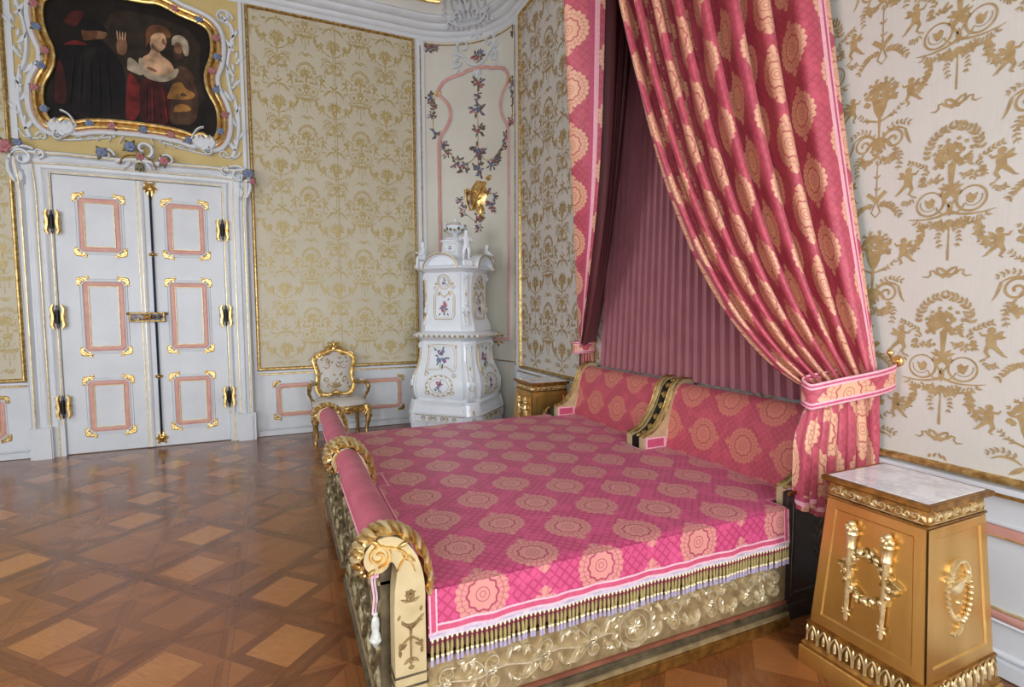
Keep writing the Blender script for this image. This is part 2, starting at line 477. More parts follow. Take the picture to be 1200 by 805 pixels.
def struct(name, mb=None, loc=(0, 0, 0), parent=None):
    if mb is None:
        o = bpy.data.objects.new(name, None); COL.objects.link(o); o.location = loc
    else: o = mb.build(name, parent)
    o['kind'] = 'structure'; return o
def fix_normals(o):
    import bmesh
    bm = bmesh.new(); bm.from_mesh(o.data); bmesh.ops.recalc_face_normals(bm, faces=bm.faces); bm.to_mesh(o.data); bm.free(); return o
def copy_tree(o, parent=None, loc=None):
    c = o.copy(); COL.objects.link(c); c.parent = parent
    if loc is not None: c.location = loc
    for ch in list(o.children): copy_tree(ch, c)
    return c

# ------------------------------------------------------------------ 2D ornament vocabulary
R_ = random.Random(7)
def leaf(x, y, a, L, W):
    pr = [(0, 0), (.2, .32), (.45, .5), (.75, .33), (1, 0), (.75, -.33), (.45, -.5), (.2, -.32)]
    c, s = cos(a), sin(a)
    return ('p', [(x+c*p*L-s*q*W, y+s*p*L+c*q*W) for p, q in pr])
def blob(x, y, r, n=7, j=.25, sy=1):
    return ('p', [(x+r*cos(2*pi*k/n)*(1+R_.uniform(-j, j)), y+sy*r*sin(2*pi*k/n)*(1+R_.uniform(-j, j))) for k in range(n)])
def disc(x, y, r, n=12, sy=1): return ('p', [(x+r*cos(2*pi*k/n), y+sy*r*sin(2*pi*k/n)) for k in range(n)])
def stroke(pts, w): return ('s', pts, w)
def arcp(cx, cy, r, a0, a1, n=14, sy=1): return [(cx+r*cos(a0+(a1-a0)*k/n), cy+sy*r*sin(a0+(a1-a0)*k/n)) for k in range(n+1)]
def spiral(cx, cy, r0, r1, a0, turns, w0, w1, n=26):
    P = []; W = []
    for k in range(n+1):
        t = k/n; r = r0+(r1-r0)*t; a = a0+turns*2*pi*t
        P.append((cx+r*cos(a), cy+r*sin(a))); W.append(w0+(w1-w0)*t)
    return ('s', P, W)
def flower(x, y, r, n=6): return [leaf(x, y, 2*pi*k/n+.3, r, r*.75) for k in range(n)]
def bez(p0, p1, p2, n=12): return [((1-t)**2*p0[0]+2*t*(1-t)*p1[0]+t*t*p2[0], (1-t)**2*p0[1]+2*t*(1-t)*p1[1]+t*t*p2[1]) for t in [k/n for k in range(n+1)]]
def garland(pts, L, W, every=1, fan=.9, stem=.0015, both=True):
    out = [stroke(pts, stem)] if stem else []
    for i in range(0, len(pts)-1, every):
        dx, dy = pts[i+1][0]-pts[i][0], pts[i+1][1]-pts[i][1]; a = atan2(dy, dx)
        for sg in ((1, -1) if both else (1,)):
            out.append(leaf(pts[i][0], pts[i][1], a+sg*fan*R_.uniform(.7, 1.2), L*R_.uniform(.75, 1.2), W))
    return out
def fat_garland(pts, wid, n=3, r=.008):
    out = []
    for x, y in pts:
        for _ in range(n): 
            ox, oy = R_.uniform(-wid, wid), R_.uniform(-wid, wid)
            out.append(leaf(x+ox, y+oy, R_.uniform(0, 6.28), r*2.5, r*1.4))
    return out
def mirror(it): 
    return [(i[0], [(-p[0], p[1]) for p in i[1]][::-1])+((i[2][::-1] if hasattr(i[2], '__len__') else i[2],) if i[0] == 's' else ()) for i in it]
def cherub(x, y, s, f=1):
    q = lambda px, py: (x+f*s*px, y+s*py)
    o = [disc(*q(0, .42), s*.12, 10), ('p', [q(*p) for p in [(-.1, .30), (.1, .32), (.15, .12), (.12, -.1), (0, -.2), (-.14, -.08), (-.13, .12)]]),
         stroke([q(.08, .26), q(.26, .24), q(.34, .36)], [s*.1, s*.08, s*.05]), stroke([q(-.08, .26), q(-.2, .18), q(-.30, .26)], [s*.1, s*.08, s*.05]),
         stroke([q(.06, -.1), q(.14, -.30), q(.04, -.48), q(.14, -.55)], [s*.15, s*.12, s*.08, s*.04]),
         stroke([q(-.06, -.1), q(-.22, -.26), q(-.36, -.42), q(-.46, -.46)], [s*.15, s*.12, s*.07, s*.03]),
         leaf(*q(-.1, .2), (2.4 if f > 0 else .74), s*.32, s*.14), leaf(*q(-.12, .14), (2.9 if f > 0 else .24), s*.3, s*.1)]
    return o
def bouquet(x, y, w, h, n=34):
    o = []
    for _ in range(n):
        a = R_.uniform(-.2, pi+.2); t = sqrt(R_.random()); px, py = x+w*t*cos(a), y+h*t*sin(a)
        if R_.random() < .38: o.append(blob(px, py, w*.17, 7, .3))
        else: o.append(leaf(px, py, atan2(py-y, px-x)+R_.uniform(-.7, .7), w*.36, w*.17))
    for a in (.5, .9, 1.3, 1.8, 2.2, 2.6):
        px, py = x+w*1.15*cos(a), y+h*1.15*sin(a); o += [leaf(px, py, a, w*.3, w*.12), leaf(px, py, a+.7, w*.25, w*.1), leaf(px, py, a-.7, w*.25, w*.1)]
    return o
def ribbon_bow(x, y, s):
    o = []
    for f in (1, -1):
        q = lambda px, py: (x+f*s*px, y+s*py)
        o += [stroke([q(0, 0), q(.18, .16), q(.32, .2), q(.34, .06), q(.2, -.1), q(0, -.04)], s*.10),
              stroke([q(.1, -.08), q(.34, -.04), q(.46, .1), q(.58, .08), q(.56, -.08), q(.66, -.16), q(.86, -.12)], [s*.07]*6+[s*.02])]
    o += [blob(x, y, s*.1), blob(x+s*.1, y-s*.12, s*.09), blob(x-s*.1, y-s*.12, s*.09)]
    return o
def motif_a():
    o = []
    for f in (1, -1):
        h = [spiral(.082, 0, .058, .052, pi*.75, 1.05, .011, .006), spiral(.082, 0, .04, .03, pi*.1, -.45, .005, .003, 12),
             ('p', [(.060, .012), (.074, .026), (.086, .012), (.104, .022), (.098, -.004), (.086, -.024), (.066, -.016)]),
             stroke(bez((.0, -.045), (.06, -.085), (.17, -.06), 10), [.012, .012, .012, .011, .010, .009, .008, .007, .006, .005, .003]),
             stroke(bez((.0, -.03), (.02, .0), (.035, .05), 8), .007), stroke(bez((.01, -.06), (.05, -.05), (.055, -.02), 8), .006)]
        h += garland(bez((.02, -.10), (.10, -.12), (.15, -.07), 7), .022, .010, 1, .9)
        h += fat_garland(bez((.115, -.10), (.105, -.17), (.145, -.205), 9), .011, 5, .008)
        h += garland(bez((.145, -.205), (.165, -.22), (.19, -.205), 4), .018, .008)
        h += garland(arcp(0, .215, .105, -.05, pi/2, 9, 1.15), .030, .014, 1, .8)
        h += garland(bez((.095, .16), (.12, .13), (.125, .08), 5), .018, .009)
        h += garland(bez((.10, .165), (.14, .205), (.19, .215), 6), .022, .010, 1, .7)
        h += fat_garland(bez((.045, .115), (.085, .085), (.125, .11), 7), .008, 4, .007)
        h += cherub(.180, .125, .128, -1)
        h += garland(bez((.150, .05), (.17, .0), (.21, .03), 6), .018, .008)
        h += garland(bez((.035, -.12), (.05, -.16), (.03, -.215), 5), .018, .008)
        h += [leaf(0, .05, .35, .055, .018), leaf(0, .05, .8, .05, .018), leaf(0, .04, -.3, .045, .016), leaf(0, .04, -.9, .045, .016)]
        o += h if f == 1 else mirror(h)
    o += bouquet(0, .17, .066, .088, 84)
    o += [stroke([(0, .17), (0, .05)], [.03, .012]), blob(0, .04, .02, 8), leaf(0, 0, -pi/2, .07, .024), blob(0, -.10, .02)]
    o += fat_garland(bez((-.07, -.095), (0, -.13), (.07, -.095), 12), .012, 5, .008)
    o += [stroke([(0, -.13), (0, -.27)], [.005, .010])]
    o += ribbon_bow(0, -.325, .115)
    return o
def motif_b():
    o = []
    for f in (1, -1):
        h = [spiral(.072, .0, .052, .006, pi*.85, -1.55, .009, .012, 26), stroke(bez((.02, .03), (.07, .075), (.125, .035), 8), [.006, .008, .01, .012, .012, .011, .009, .007, .004]),
             stroke(bez((.125, .035), (.135, -.02), (.155, -.045), 6), [.01, .012, .012, .01, .008, .006, .002]),
             stroke(bez((0, -.05), (.03, -.01), (.02, .05), 8), .007)]
        h += garland(bez((.04, .06), (.10, .10), (.15, .05), 6), .02, .009)
        h += cherub(.140, .205, .120, -1)
        h += fat_garland(bez((.03, -.09), (.075, -.12), (.085, -.06), 8), .010, 4, .008)
        h += garland(bez((.09, -.05), (.12, -.09), (.095, -.16), 6), .02, .009)
        h += garland(bez((.015, -.315), (.07, -.30), (.125, -.39), 9), .026, .011, 1, .7)
        h += garland(bez((.05, .12), (.09, .14), (.11, .17), 4), .018, .008)
        o += h if f == 1 else mirror(h)
    o += bouquet(0, .215, .070, .082, 84)
    o += [('p', [(-.04, .22), (.04, .22), (.03, .17), (.012, .13), (-.012, .13), (-.03, .17)]), stroke([(-.07, .13), (0, .105), (.07, .13)], .010), stroke([(0, .14), (0, .0)], [.016, .006])]
    o += [leaf(0, .03, -pi/2+d, .085, .022) for d in (-.9, -.45, 0, .45, .9)]
    o += fat_garland([(0, -.06), (.02, -.05), (-.02, -.05), (0, -.09)], .012, 4, .009)
    o += [stroke([(0, -.1), (0, -.27)], [.004, .007])]+garland([(0, -.24), (0, -.18), (0, -.12)], .024, .009)
    o += [stroke([(0, -.29), (.045, -.25)], .02), stroke([(0, -.29), (-.045, -.25)], .02), stroke([(0, -.29), (.022, -.35), (0, -.375), (-.022, -.35), (0, -.29)], .007), blob(0, -.29, .016)]
    return o
MOTA, MOTB = motif_a(), motif_b()
def lay_damask(mb, mp, a0, a1, b0, b1, aA, zA, mat='motif', sx=1, h0=.0008, hole=None):
    """staggered repeat; motif A columns at aA, B half a period over; pieces outside the panel are dropped"""
    PX, PZ = .655*sx, .765
    for kind, mot, da, dz in ((0, MOTA, 0, 0), (1, MOTB, PX/2, .352)):
        i0 = int((a0-aA)/PX)-2; i1 = int((a1-aA)/PX)+2
        j0 = int((b0-zA)/PZ)-2; j1 = int((b1-zA)/PZ)+2
        for i in range(i0, i1+1):
            for j in range(j0, j1+1):
                cx, cz = aA+da+i*PX, zA+dz+j*PZ
                if cx < a0-.25 or cx > a1+.25 or cz < b0-.45 or cz > b1+.35: continue
                if hole and hole(cx, cz): continue
                keep = []
                for it in mot:
                    ok = True
                    for p in it[1]:
                        x, z = cx+p[0]*sx, cz+p[1]
                        if x < a0 or x > a1 or z < b0 or z > b1: ok = False; break
                    if ok: keep.append(it)
                if keep: mb.orn([(k[0], [(p[0]*sx, p[1]) for p in k[1]])+tuple(k[2:]) for k in keep], mat, mp, 0, h0, ox=cx, oy=cz)
    return mb
# ------------------------------------------------------------------ room shell
YB, XR, RC = 7.2, 2.82, 1.05
CX, CY = XR-RC, YB-RC
wb = lambda a, b, h: (a, YB-h, b)                       # back wall
wr = lambda a, b, h: (XR-h, -a, b)                      # right wall, a = -y
def wc(a, b, h):                                        # rounded corner, a = arc length
    p = a/RC; r = RC-h; return (CX+r*sin(p), CY+r*cos(p), b)
LARC = RC*pi/2

mb = MB(); mb.box(XL-.2, XR+.2, YF-.2, YB+.2, -.15, 0, 'floor'); struct('floor', mb)
mb = MB(); mb.box(XL-.2, XR+.2, YF-.2, YB+.2, HC, HC+.15, 'plaster'); struct('ceiling', mb)
mb = MB(); mb.box(XL-.2, CX, YB, YB+.2, 0, HC, 'white'); wall_back = struct('wall_back', mb)
mb = MB(); mb.box(XR, XR+.2, YF-.2, CY, 0, HC, 'white'); wall_right = struct('wall_right', mb)
mb = MB(); n = 24
A = [wc(LARC*k/n, 0, 0)[:2] for k in range(n+1)]
mb.prism(A+[(XR+.2, CY), (XR+.2, YB+.2), (CX, YB+.2)], 'z', 0, HC, 'cream'); wall_corner = struct('wall_corner', mb); fix_normals(wall_corner)
mb = MB(); 
for a0, a1, b0, b1 in ((YF-.2, 1.8, 0, HC), (3.4, YB, 0, HC), (1.8, 3.4, 0, .4), (1.8, 3.4, 4.0, HC)):
    mb.box(XL-.2, XL, a0, a1, b0, b1, 'white')
struct('wall_left', mb)
mb = MB(); xs = [XL]+[q for (x, wd) in WINX for q in (x-wd/2, x+wd/2)]+[XR]
for k in range(0, len(xs), 2): mb.box(xs[k], xs[k+1], YF-.2, YF, 0, HC, 'white')
for x, wd in WINX:
    mb.box(x-wd/2, x+wd/2, YF-.2, YF, 0, WZ0, 'white'); mb.box(x-wd/2, x+wd/2, YF-.2, YF, WZ1, HC, 'white')
struct('wall_front', mb)
def window(i, cx, wd, X):
    # casement with glazing bars; built in local x (width), z
    r = struct('window_%d' % i); r.matrix_world = X
    m = MB(); hh = wd/2
    for q in (-hh, hh-.07): m.box(q, q+.07, -.05, .05, WZ0, WZ1, 'white')
    m.box(-.05, .05, -.05, .05, WZ0+.07, WZ1-.07, 'white')
    for z in (WZ0, WZ1-.07, 2.9): m.box(-hh+.07, hh-.07, -.049, .049, z, z+.07, 'white')
    f = m.build('window_frame'); f.parent = r; f['kind'] = 'structure'
    m = MB()
    for z in (1.2, 2.05):
        m = MB(); m.box(-hh+.07, hh-.07, -.02, .02, z, z+.03, 'white'); f = m.build('glazing_bar'); f.parent = r; f['kind'] = 'structure'
    m = MB(); m.box(-hh+.07, hh-.07, -.004, .004, WZ0+.07, WZ1-.07, 'glass'); f = m.build('pane'); f.parent = r; f['kind'] = 'structure'
for i, (x, wd) in enumerate(WINX): window(i+1, x, wd, Matrix.Translation((x, YF-.1, 0)))
window(4, 0, 1.6, Matrix.Translation((XL-.1, 2.6, 0)) @ Matrix.Rotation(radians(90), 4, 'Z'))

# cornice and cove run round the walls and the rounded corner
def room_path(n=24, full=True):
    P = [(XL, YB, 0, -1), (CX, YB, 0, -1)]
    for k in range(1, n): p = pi/2*k/n; P.append((CX+RC*sin(p), CY+RC*cos(p), -sin(p), -cos(p)))
    P += [(XR, CY, -1, 0), (XR, YF, -1, 0)]
    return P
prof = [(0, 5.255), (.012, 5.30), (.03, 5.31), (.045, 5.345), (.05, 5.36), (.075, 5.365), (.10, 5.385), (.118, 5.41), (.122, 5.43), (.15, 5.435), (.175, 5.45), (.20, 5.475), (.205, 5.49), (.225, 5.495)]
cove = [(.225, 5.495), (.235, 5.51), (.30, 5.56), (.42, 5.66), (.60, 5.79), (.80, 5.90), (.95, 5.98), (.99, 6.05)]
mb = MB(); mb.sweep(room_path(), prof, 'white'); trim = struct('trim_1', mb)
mb = MB(); mb.sweep(room_path(), cove, 'plaster'); cv = struct('trim_2', mb)
# gilt moulding on the cove, stopped at the corner cartouche
def cove_pt(x, y, nx, ny, o):
    for (o0, z0), (o1, z1) in zip(cove, cove[1:]):
        if o0 <= o <= o1: return (x+nx*o, y+ny*o, z0+(z1-z0)*(o-o0)/(o1-o0)-.012)
    return (x+nx*o, y+ny*o, 6.0)
P = [p for p in room_path(40)]
def dense(P, st=.08):
    out = []
    for a, b in zip(P, P[1:]):
        L = hypot(b[0]-a[0], b[1]-a[1]); k = max(1, int(L/st))
        out += [tuple(a[i]+(b[i]-a[i])*j/k for i in range(4)) for j in range(k)]
    return out+[P[-1]]
PD = dense(P)
corner_mid = (CX+RC*.707, CY+RC*.707)
seg1 = [p for p in PD if p[1] > CY and hypot(p[0]-corner_mid[0], p[1]-corner_mid[1]) > .42 and p[0] < corner_mid[0]]
seg2 = [p for p in PD if hypot(p[0]-corner_mid[0], p[1]-corner_mid[1]) > .42 and p[0] > corner_mid[0]]
for sg in (seg1, seg2):
    m = MB(); m.tube([cove_pt(*p, .345) for p in sg], [.022+.004*(1 if k % 9 == 0 else 0) for k in range(len(sg))], 'gold', 8); o = m.build('gilt_cove_rod', cv)
# stucco cartouche over the corner, on cornice and cove
def coveM(a, b, h):     # a along the arc, b up the slope from the cornice lip
    p = (a+LARC/2)/RC; nx, ny = -sin(p), -cos(p); o = .10+b*.80; z = 5.40+b*.62
    return (CX+RC*sin(p)+nx*(o+h*.6), CY+RC*cos(p)+ny*(o+h*.6), z-h*.8)
m = MB()
cart = []
for f in (1, -1):
    h = [spiral(.16, .12, .10, .02, -pi/2, 1.2*1, .05, .03), spiral(.30, .05, .08, .015, pi, -1.1, .045, .02), stroke(bez((0, .02), (.18, -.02), (.38, .12)), [.05]*12+[.02]),
         spiral(.12, .34, .10, .02, -pi/2, -1.1, .045, .02), stroke(bez((.2, .12), (.32, .3), (.2, .46)), [.05]*12+[.02]), stroke(bez((.05, .1), (.02, .3), (.16, .46)), .04)]
    h += [leaf(.06+.07*k, .02, -pi/2+.25*k, .10, .05) for k in range(5)]+[leaf(.35, .10+.06*k, .3+.3*k, .11, .045) for k in range(5)]
    h += [leaf(.0, .15, pi/2-.3*k, .2, .06) for k in range(4)]
    cart += h if f == 1 else mirror(h)
m.orn(cart, 'white', coveM, .05); m.build('stucco_cartouche', cv)

# --- helpers for flat frames on a wall
def frame_rect(mb, mp, a0, a1, b0, b1, w, h, mat, h0=0, bevel=.35, chamfer=0, na=1):
    """moulded rectangular frame: w wide outwards->inwards, h high"""
    if chamfer:
        c = chamfer
        def rg(q): 
            cc = max(0, c-q*.4)
            return [(a0+q, b0+q+cc), (a0+q, b1-q-cc), (a0+q+cc, b1-q), (a1-q-cc, b1-q), (a1-q, b1-q-cc), (a1-q, b0+q+cc), (a1-q-cc, b0+q), (a0+q+cc, b0+q)]
    else:
        def rg(q):
            L = [(a0+q, b0+q), (a0+q, b1-q)]+[(a0+q+(a1-a0-2*q)*k/na, b1-q) for k in range(1, na)]+[(a1-q, b1-q), (a1-q, b0+q)]+[(a1-q-(a1-a0-2*q)*k/na, b0+q) for k in range(1, na)]
            return L
    qs = [(0, h0), (w*bevel*.5, h*.8), (w*bevel, h), (w*(1-bevel), h), (w*(1-bevel*.5), h*.8), (w, h0)]
    vs = []; 
    for q, hh in qs: vs += [(x, y, hh) for x, y in rg(q)]
    n = len(rg(0)); fs = []
    for k in range(len(qs)-1):
        for i in range(n):
            j = (i+1) % n; fs.append((k*n+i, k*n+j, (k+1)*n+j, (k+1)*n+i))
    mb.add(vs, fs, mat, None, None, mp); return mb
def panel_plane(mb, mp, a0, a1, b0, b1, mat, h=.004, na=1):
    vs = []; fs = []
    for k in range(na+1):
        a = a0+(a1-a0)*k/na; vs += [(a, b0, h), (a, b1, h)]
    for k in range(na): fs.append((2*k, 2*k+2, 2*k+3, 2*k+1))
    mb.add(vs, fs, mat, None, None, mp); return mb
def corner_spray(mb, mp, a, b, fa, fb, s, mat, H=.008):
    """little gilt acanthus spray hugging a frame corner"""
    it = [leaf(0, 0, .1, .9, .28), leaf(.05, .02, .6, .55, .3), leaf(0, 0, pi/2-.1, .75, .28), leaf(.02, .1, pi/2-.6, .5, .3), leaf(.45, .06, .7, .45, .25), leaf(.05, .4, .95, .4, .22),
          disc(.1, .1, .16, 8), disc(.75, .02, .10, 7), disc(-.02, .62, .10, 7), leaf(.5, 0, -.5, .38, .2)]
    it2 = [(i[0], [(fa*p[0], fb*p[1]) for p in i[1]][::(1 if fa*fb > 0 else -1)]) for i in it]
    mb.orn(it2, mat, mp, H, ox=a, oy=b, sc_=s)
def brocade_wall(parent, mp, a0, a1, b0, b1, aA, zA, mat='motif', seams=(), hole=None):
    m = MB(); panel_plane(m, mp, a0, a1, b0, b1, 'brocade' if mat == 'motif' else 'brocade2', .006)
    lay_damask(m, mp, a0+.03, a1-.03, b0+.03, b1-.03, aA, zA, mat, h0=.0072, hole=hole)
    for s_ in seams: m.add([(s_-.0025, b0, .0085), (s_+.0025, b0, .0085), (s_+.0025, b1, .0085), (s_-.0025, b1, .0085)], [(0, 1, 2, 3)], 'motif', None, None, mp)
    o = m.build('brocade_panel', parent, smooth=False)
    m = MB(); frame_rect(m, mp, a0-.012, a1+.012, b0-.012, b1+.012, .042, .034, 'oldgold'); m.build('gilt_frame', parent)
    return o
# --- back wall: brocade right and left of the door
brocade_wall(wall_back, wb, -.285, 1.745, .845, 5.235, .375, 1.28, 'motif2', seams=(.73,))
brocade_wall(wall_back, wb, XL+.08, -2.535, .845, 5.235, -3.31, 1.28, 'motif2')
brocade_wall(wall_right, wr, -CY+.07, -YF-.1, .845, 5.235, -1.395-.655*6, 1.318, 'motif')
def pilaster(parent, mp, a, w=.06):
    m = MB(); m.add([(a-w/2, .0, .02), (a+w/2, .0, .02), (a+w/2, 5.25, .02), (a-w/2, 5.25, .02), (a-w/2, 0, 0), (a+w/2, 0, 0), (a+w/2, 5.25, 0), (a-w/2, 5.25, 0)], [(0, 1, 2, 3), (4, 0, 3, 7), (1, 5, 6, 2)], 'white', None, None, mp)
    m.build('corner_pilaster', parent)
    m = MB()
    m.tube([mp(a, z, .026) for z in [.86+.05*k for k in range(87)]], [.0075+(.003 if k % 8 == 0 else 0) for k in range(87)], 'oldgold', 6)
    m.build('gilt_rod', parent)
pilaster(wall_corner, wc, .06, .11); pilaster(wall_corner, wc, LARC-.045, .08)

# dado: rail, skirting, pink-framed fields
def dado(parent, mp, a0, a1, fields, na=1):
    m = MB()
    def band(b0, b1, h, mat, lip=.01):
        vs = []; fs = []
        for k in range(na+1):
            a = a0+(a1-a0)*k/na; vs += [(a, b0, 0), (a, b0+lip*.5, h), (a, b1-lip*.5, h), (a, b1, 0)]
        for k in range(na):
            for j in range(3): fs.append((4*k+j, 4*k+4+j, 4*k+5+j, 4*k+1+j))
        m.add(vs, fs, mat, None, None, mp)
    band(.795, .832, .028, 'white', .012); band(0, .075, .030, 'white', .01); band(.078, .105, .018, 'white', .018)
    m.build('dado_moulding', parent)
    for f0, f1 in fields:
        m = MB(); frame_rect(m, mp, f0, f1, .235, .655, .052, .012, 'pink', chamfer=.05)
        frame_rect(m, mp, f0-.012, f1+.012, .223, .667, .014, .012, 'white', chamfer=.055)
        frame_rect(m, mp, f0+.046, f1-.046, .281, .609, .010, .016, 'palegold')
        for a, fa in ((f0, 1), (f1, -1)):
            for b, fb in ((.235, 1), (.655, -1)): corner_spray(m, mp, a-fa*.030, b-fb*.030, fa, fb, .105, 'oldgold', .012)
        m.build('pink_dado_frame', parent)
dado(wall_back, wb, -.30, CX, [(-.09, 1.50)])
dado(wall_back, wb, XL, -2.50, [(-4.6, -2.72)])
dado(wall_right, wr, -CY, -YF, [(-5.95, -4.7), (-1.6, .9)])
m = MB()
frame_rect(m, wc, .10, LARC-.09, .87, .875, .012, .010, 'white', na=16); frame_rect(m, wc, .0, LARC, .0, .09, .03, .02, 'white', na=16)
m.build('dado_moulding', wall_corner)
m = MB()
for mp, a0, a1 in ((wb, -.28, CX), (wb, XL, -2.53), (wr, -CY, -YF)):
    m.tube([mp(a0, .790, .022), mp(a1, .790, .022)], .008, 'gold', 6)
m.build('gilt_rail_line', wall_right)
# gold line on the right wall under the frame
# --- rounded corner panel: pink cartouche frame, garlands, gilt trophy
m = MB()
L_ = [(.865-.56, 1.19)]+[(.305, z) for z in (1.6, 2.2, 2.8, 3.4, 3.80)]
side = [(.305, 3.90), (.33, 3.99), (.40, 4.08), (.465, 4.20), (.475, 4.33), (.43, 4.44), (.345, 4.51), (.30, 4.56), (.315, 4.63), (.39, 4.73), (.52, 4.79), (.66, 4.815), (.70, 4.85), (.86, 4.86)]
left = [(.305, 1.19)]+L_[1:]+side
def smooth2(P, it=2):
    for _ in range(it):
        Q = [P[0]]
        for a, b in zip(P, P[1:]): Q += [(a[0]*.75+b[0]*.25, a[1]*.75+b[1]*.25), (a[0]*.25+b[0]*.75, a[1]*.25+b[1]*.75)]
        P = Q+[P[-1]]
    return P
lf = smooth2(left); loop = lf+[(1.73-a, b) for a, b in lf[::-1]]+[(1.0, 1.19), (.865, 1.17), (.6, 1.19)]
m.tube([wc(a, b, .004) for a, b in loop], .026, 'pink', 8, closed=True, flat=1)
for off in (-.028, .028):
    LP = [Vector(p) for p in loop]; out = []
    for i in range(len(LP)):
        t = (LP[(i+1) % len(LP)]-LP[i-1]).normalized(); q = LP[i]+Vector((-t.y, t.x))*off; out.append(wc(q.x, q.y, .006))
    m.tube(out, .006, 'white', 5, closed=True)
m.build('pink_cartouche_frame', wall_corner)
def stucco_flower(mb, mp, a, b, r, col, H=.03, leaves=True):
    rr = random.Random(int(a*977+b*331))
    if leaves: mb.orn([leaf(0, 0, 2*pi*k/4+rr.uniform(0, 1.2), r*rr.uniform(1.3, 1.8), r*.75) for k in range(4)], 'leaf', mp, H*.5, ox=a, oy=b)
    mb.orn([disc(r*.52*cos(2*pi*k/6), r*.52*sin(2*pi*k/6), r*.50, 9) for k in range(6)], col, mp, H*.9, ox=a, oy=b)
    mb.orn([disc(r*.22*cos(2*pi*k/3), r*.22*sin(2*pi*k/3), r*.34, 8) for k in range(3)], col, mp, H*1.35, ox=a, oy=b)
def stucco_bunch(mb, mp, a, b, s, seed, down=True):
    rr = random.Random(seed); s *= 1.22
    for _ in range(11):
        x, y = rr.uniform(-1, 1)*s*.55, rr.uniform(-1, 1)*s*.5; c = rr.choice(['dusk', 'rose', 'dusk', 'blue', 'leaf', 'dusk'])
        an = atan2(y, x)+rr.uniform(-.6, .6)
        mb.orn([leaf(0, 0, an, s*.62, s*.3), leaf(0, 0, an+1.9, s*.36, s*.2)], c, mp, .014, ox=a+x, oy=b+y)
    mb.orn(flower(0, 0, s*.3, 6), rr.choice(['rose', 'blue']), mp, .024, ox=a, oy=b)
m = MB()
c0 = .865
for k, (b, s) in enumerate(((4.67, .095), (4.50, .05), (4.32, .11), (4.03, .095), (3.77, .11), (3.70, .06), (3.53, .085), (3.44, .06))): stucco_bunch(m, wc, c0, b, s, 10+k)
m.orn([stroke([(c0, 4.75), (c0, 3.42)], .010)], 'oldgold', wc, .008)
for f in (1, -1):
    g = bez((c0+f*.03, 3.72), (c0+f*.18, 3.46), (c0+f*.50, 3.86), 14); m.orn([stroke(g, .011)], 'oldgold', wc, .008)
    for k, (a, b, s) in enumerate(((.50, 3.86, .07), (.44, 3.75, .06), (.30, 3.62, .085), (.22, 3.56, .08))): stucco_bunch(m, wc, c0+f*a, b, s, 30+k+f)
    g = bez((c0+f*.60, 4.55), (c0+f*.66, 4.25), (c0+f*.62, 3.98), 10); m.orn([stroke(g, .010)], 'oldgold', wc, .008)
    for k, (a, b, s) in enumerate(((.66, 4.50, .08), (.63, 4.38, .05), (.655, 4.26, .055), (.61, 4.02, .07))): stucco_bunch(m, wc, c0+f*a, b, s, 50+k+f)
    m.orn(flower(0, 0, .055, 6), 'gold', wc, .03, ox=c0+f*.565, oy=4.56)
    for k, (a, b, s) in enumerate(((.22, 3.02, .06), (.15, 3.06, .05), (.28, 3.12, .05), (.24, 2.93, .045), (.17, 3.20, .045))): stucco_bunch(m, wc, c0+f*a, b, s, 70+k+f)
stucco_bunch(m, wc, c0+.02, 2.86, .08, 91); stucco_bunch(m, wc, c0+.0, 2.72, .055, 92)
m.orn([stroke(bez((c0-.30, 3.02), (c0-.12, 2.86), (c0-.02, 2.78), 8), .008)], 'leaf', wc, .008)
stucco_bunch(m, wc, .17, 5.17, .07, 95); stucco_bunch(m, wc, LARC-.10, 5.13, .07, 96); stucco_bunch(m, wc, .26, 5.17, .05, 97)
m.build('stucco_garland', wall_corner)
# gilt trophy: mask, quiver and drapery
m = MB()
m.orn([('p', [(-.02, .19), (.06, .17), (.115, .08), (.12, -.03), (.07, -.14), (-.01, -.19), (-.085, -.13), (-.12, -.02), (-.10, .10)])], 'gold', wc, .045, ox=c0, oy=3.16, sc_=1.12)
m.orn([stroke([(-.08, -.20), (.0, -.05), (.13, .17)], [.012, .014, .02]), leaf(.15, .18, .9, .10, .06), leaf(-.02, -.12, -1.2, .22, .09), leaf(.05, -.1, -1.5, .22, .08), leaf(.07, .06, -.4, .12, .06), leaf(-.1, .03, 2.6, .14, .06), stroke(bez((-.15, .1), (-.2, -.02), (-.12, -.2)), .018),
       disc(-.02, .05, .035), disc(.05, .04, .03), stroke(bez((-.05, -.05), (.0, -.09), (.06, -.04)), .02)], 'gold', wc, .075, ox=c0, oy=3.16)
m.build('gilt_trophy', wall_corner)
m = MB(); cr = []
for f in (1, -1):
    h = [spiral(.20, .10, .12, .02, -pi/2, 1.15, .045, .02), spiral(.27, -.10, .07, .015, pi/2, -1.1, .04, .02), stroke(bez((0, -.16), (.12, -.16), (.22, 0)), [.05]*12+[.03]), spiral(.08, .28, .06, .015, -pi/2, -1.1, .03, .015)]
    h += [leaf(.26, .12-.06*k, .9-.35*k, .12, .045) for k in range(6)]
    cr += h if f == 1 else mirror(h)
cr += [leaf(0, -.2, -pi/2, .16, .07), leaf(0, -.2, -pi/2+.6, .12, .06), leaf(0, -.2, -pi/2-.6, .12, .06), leaf(0, .15, pi/2, .25, .06)]
m.orn(cr, 'white', wc, .035, ox=c0, oy=5.06); stucco_bunch(m, wc, c0, 5.0, .10, 98); m.build('stucco_crest', wall_corner)
m = MB(); frame_rect(m, wc, .10, LARC-.085, .885, 5.215, .016, .012, 'oldgold', na=16); m.build('gilt_frame', wall_corner)
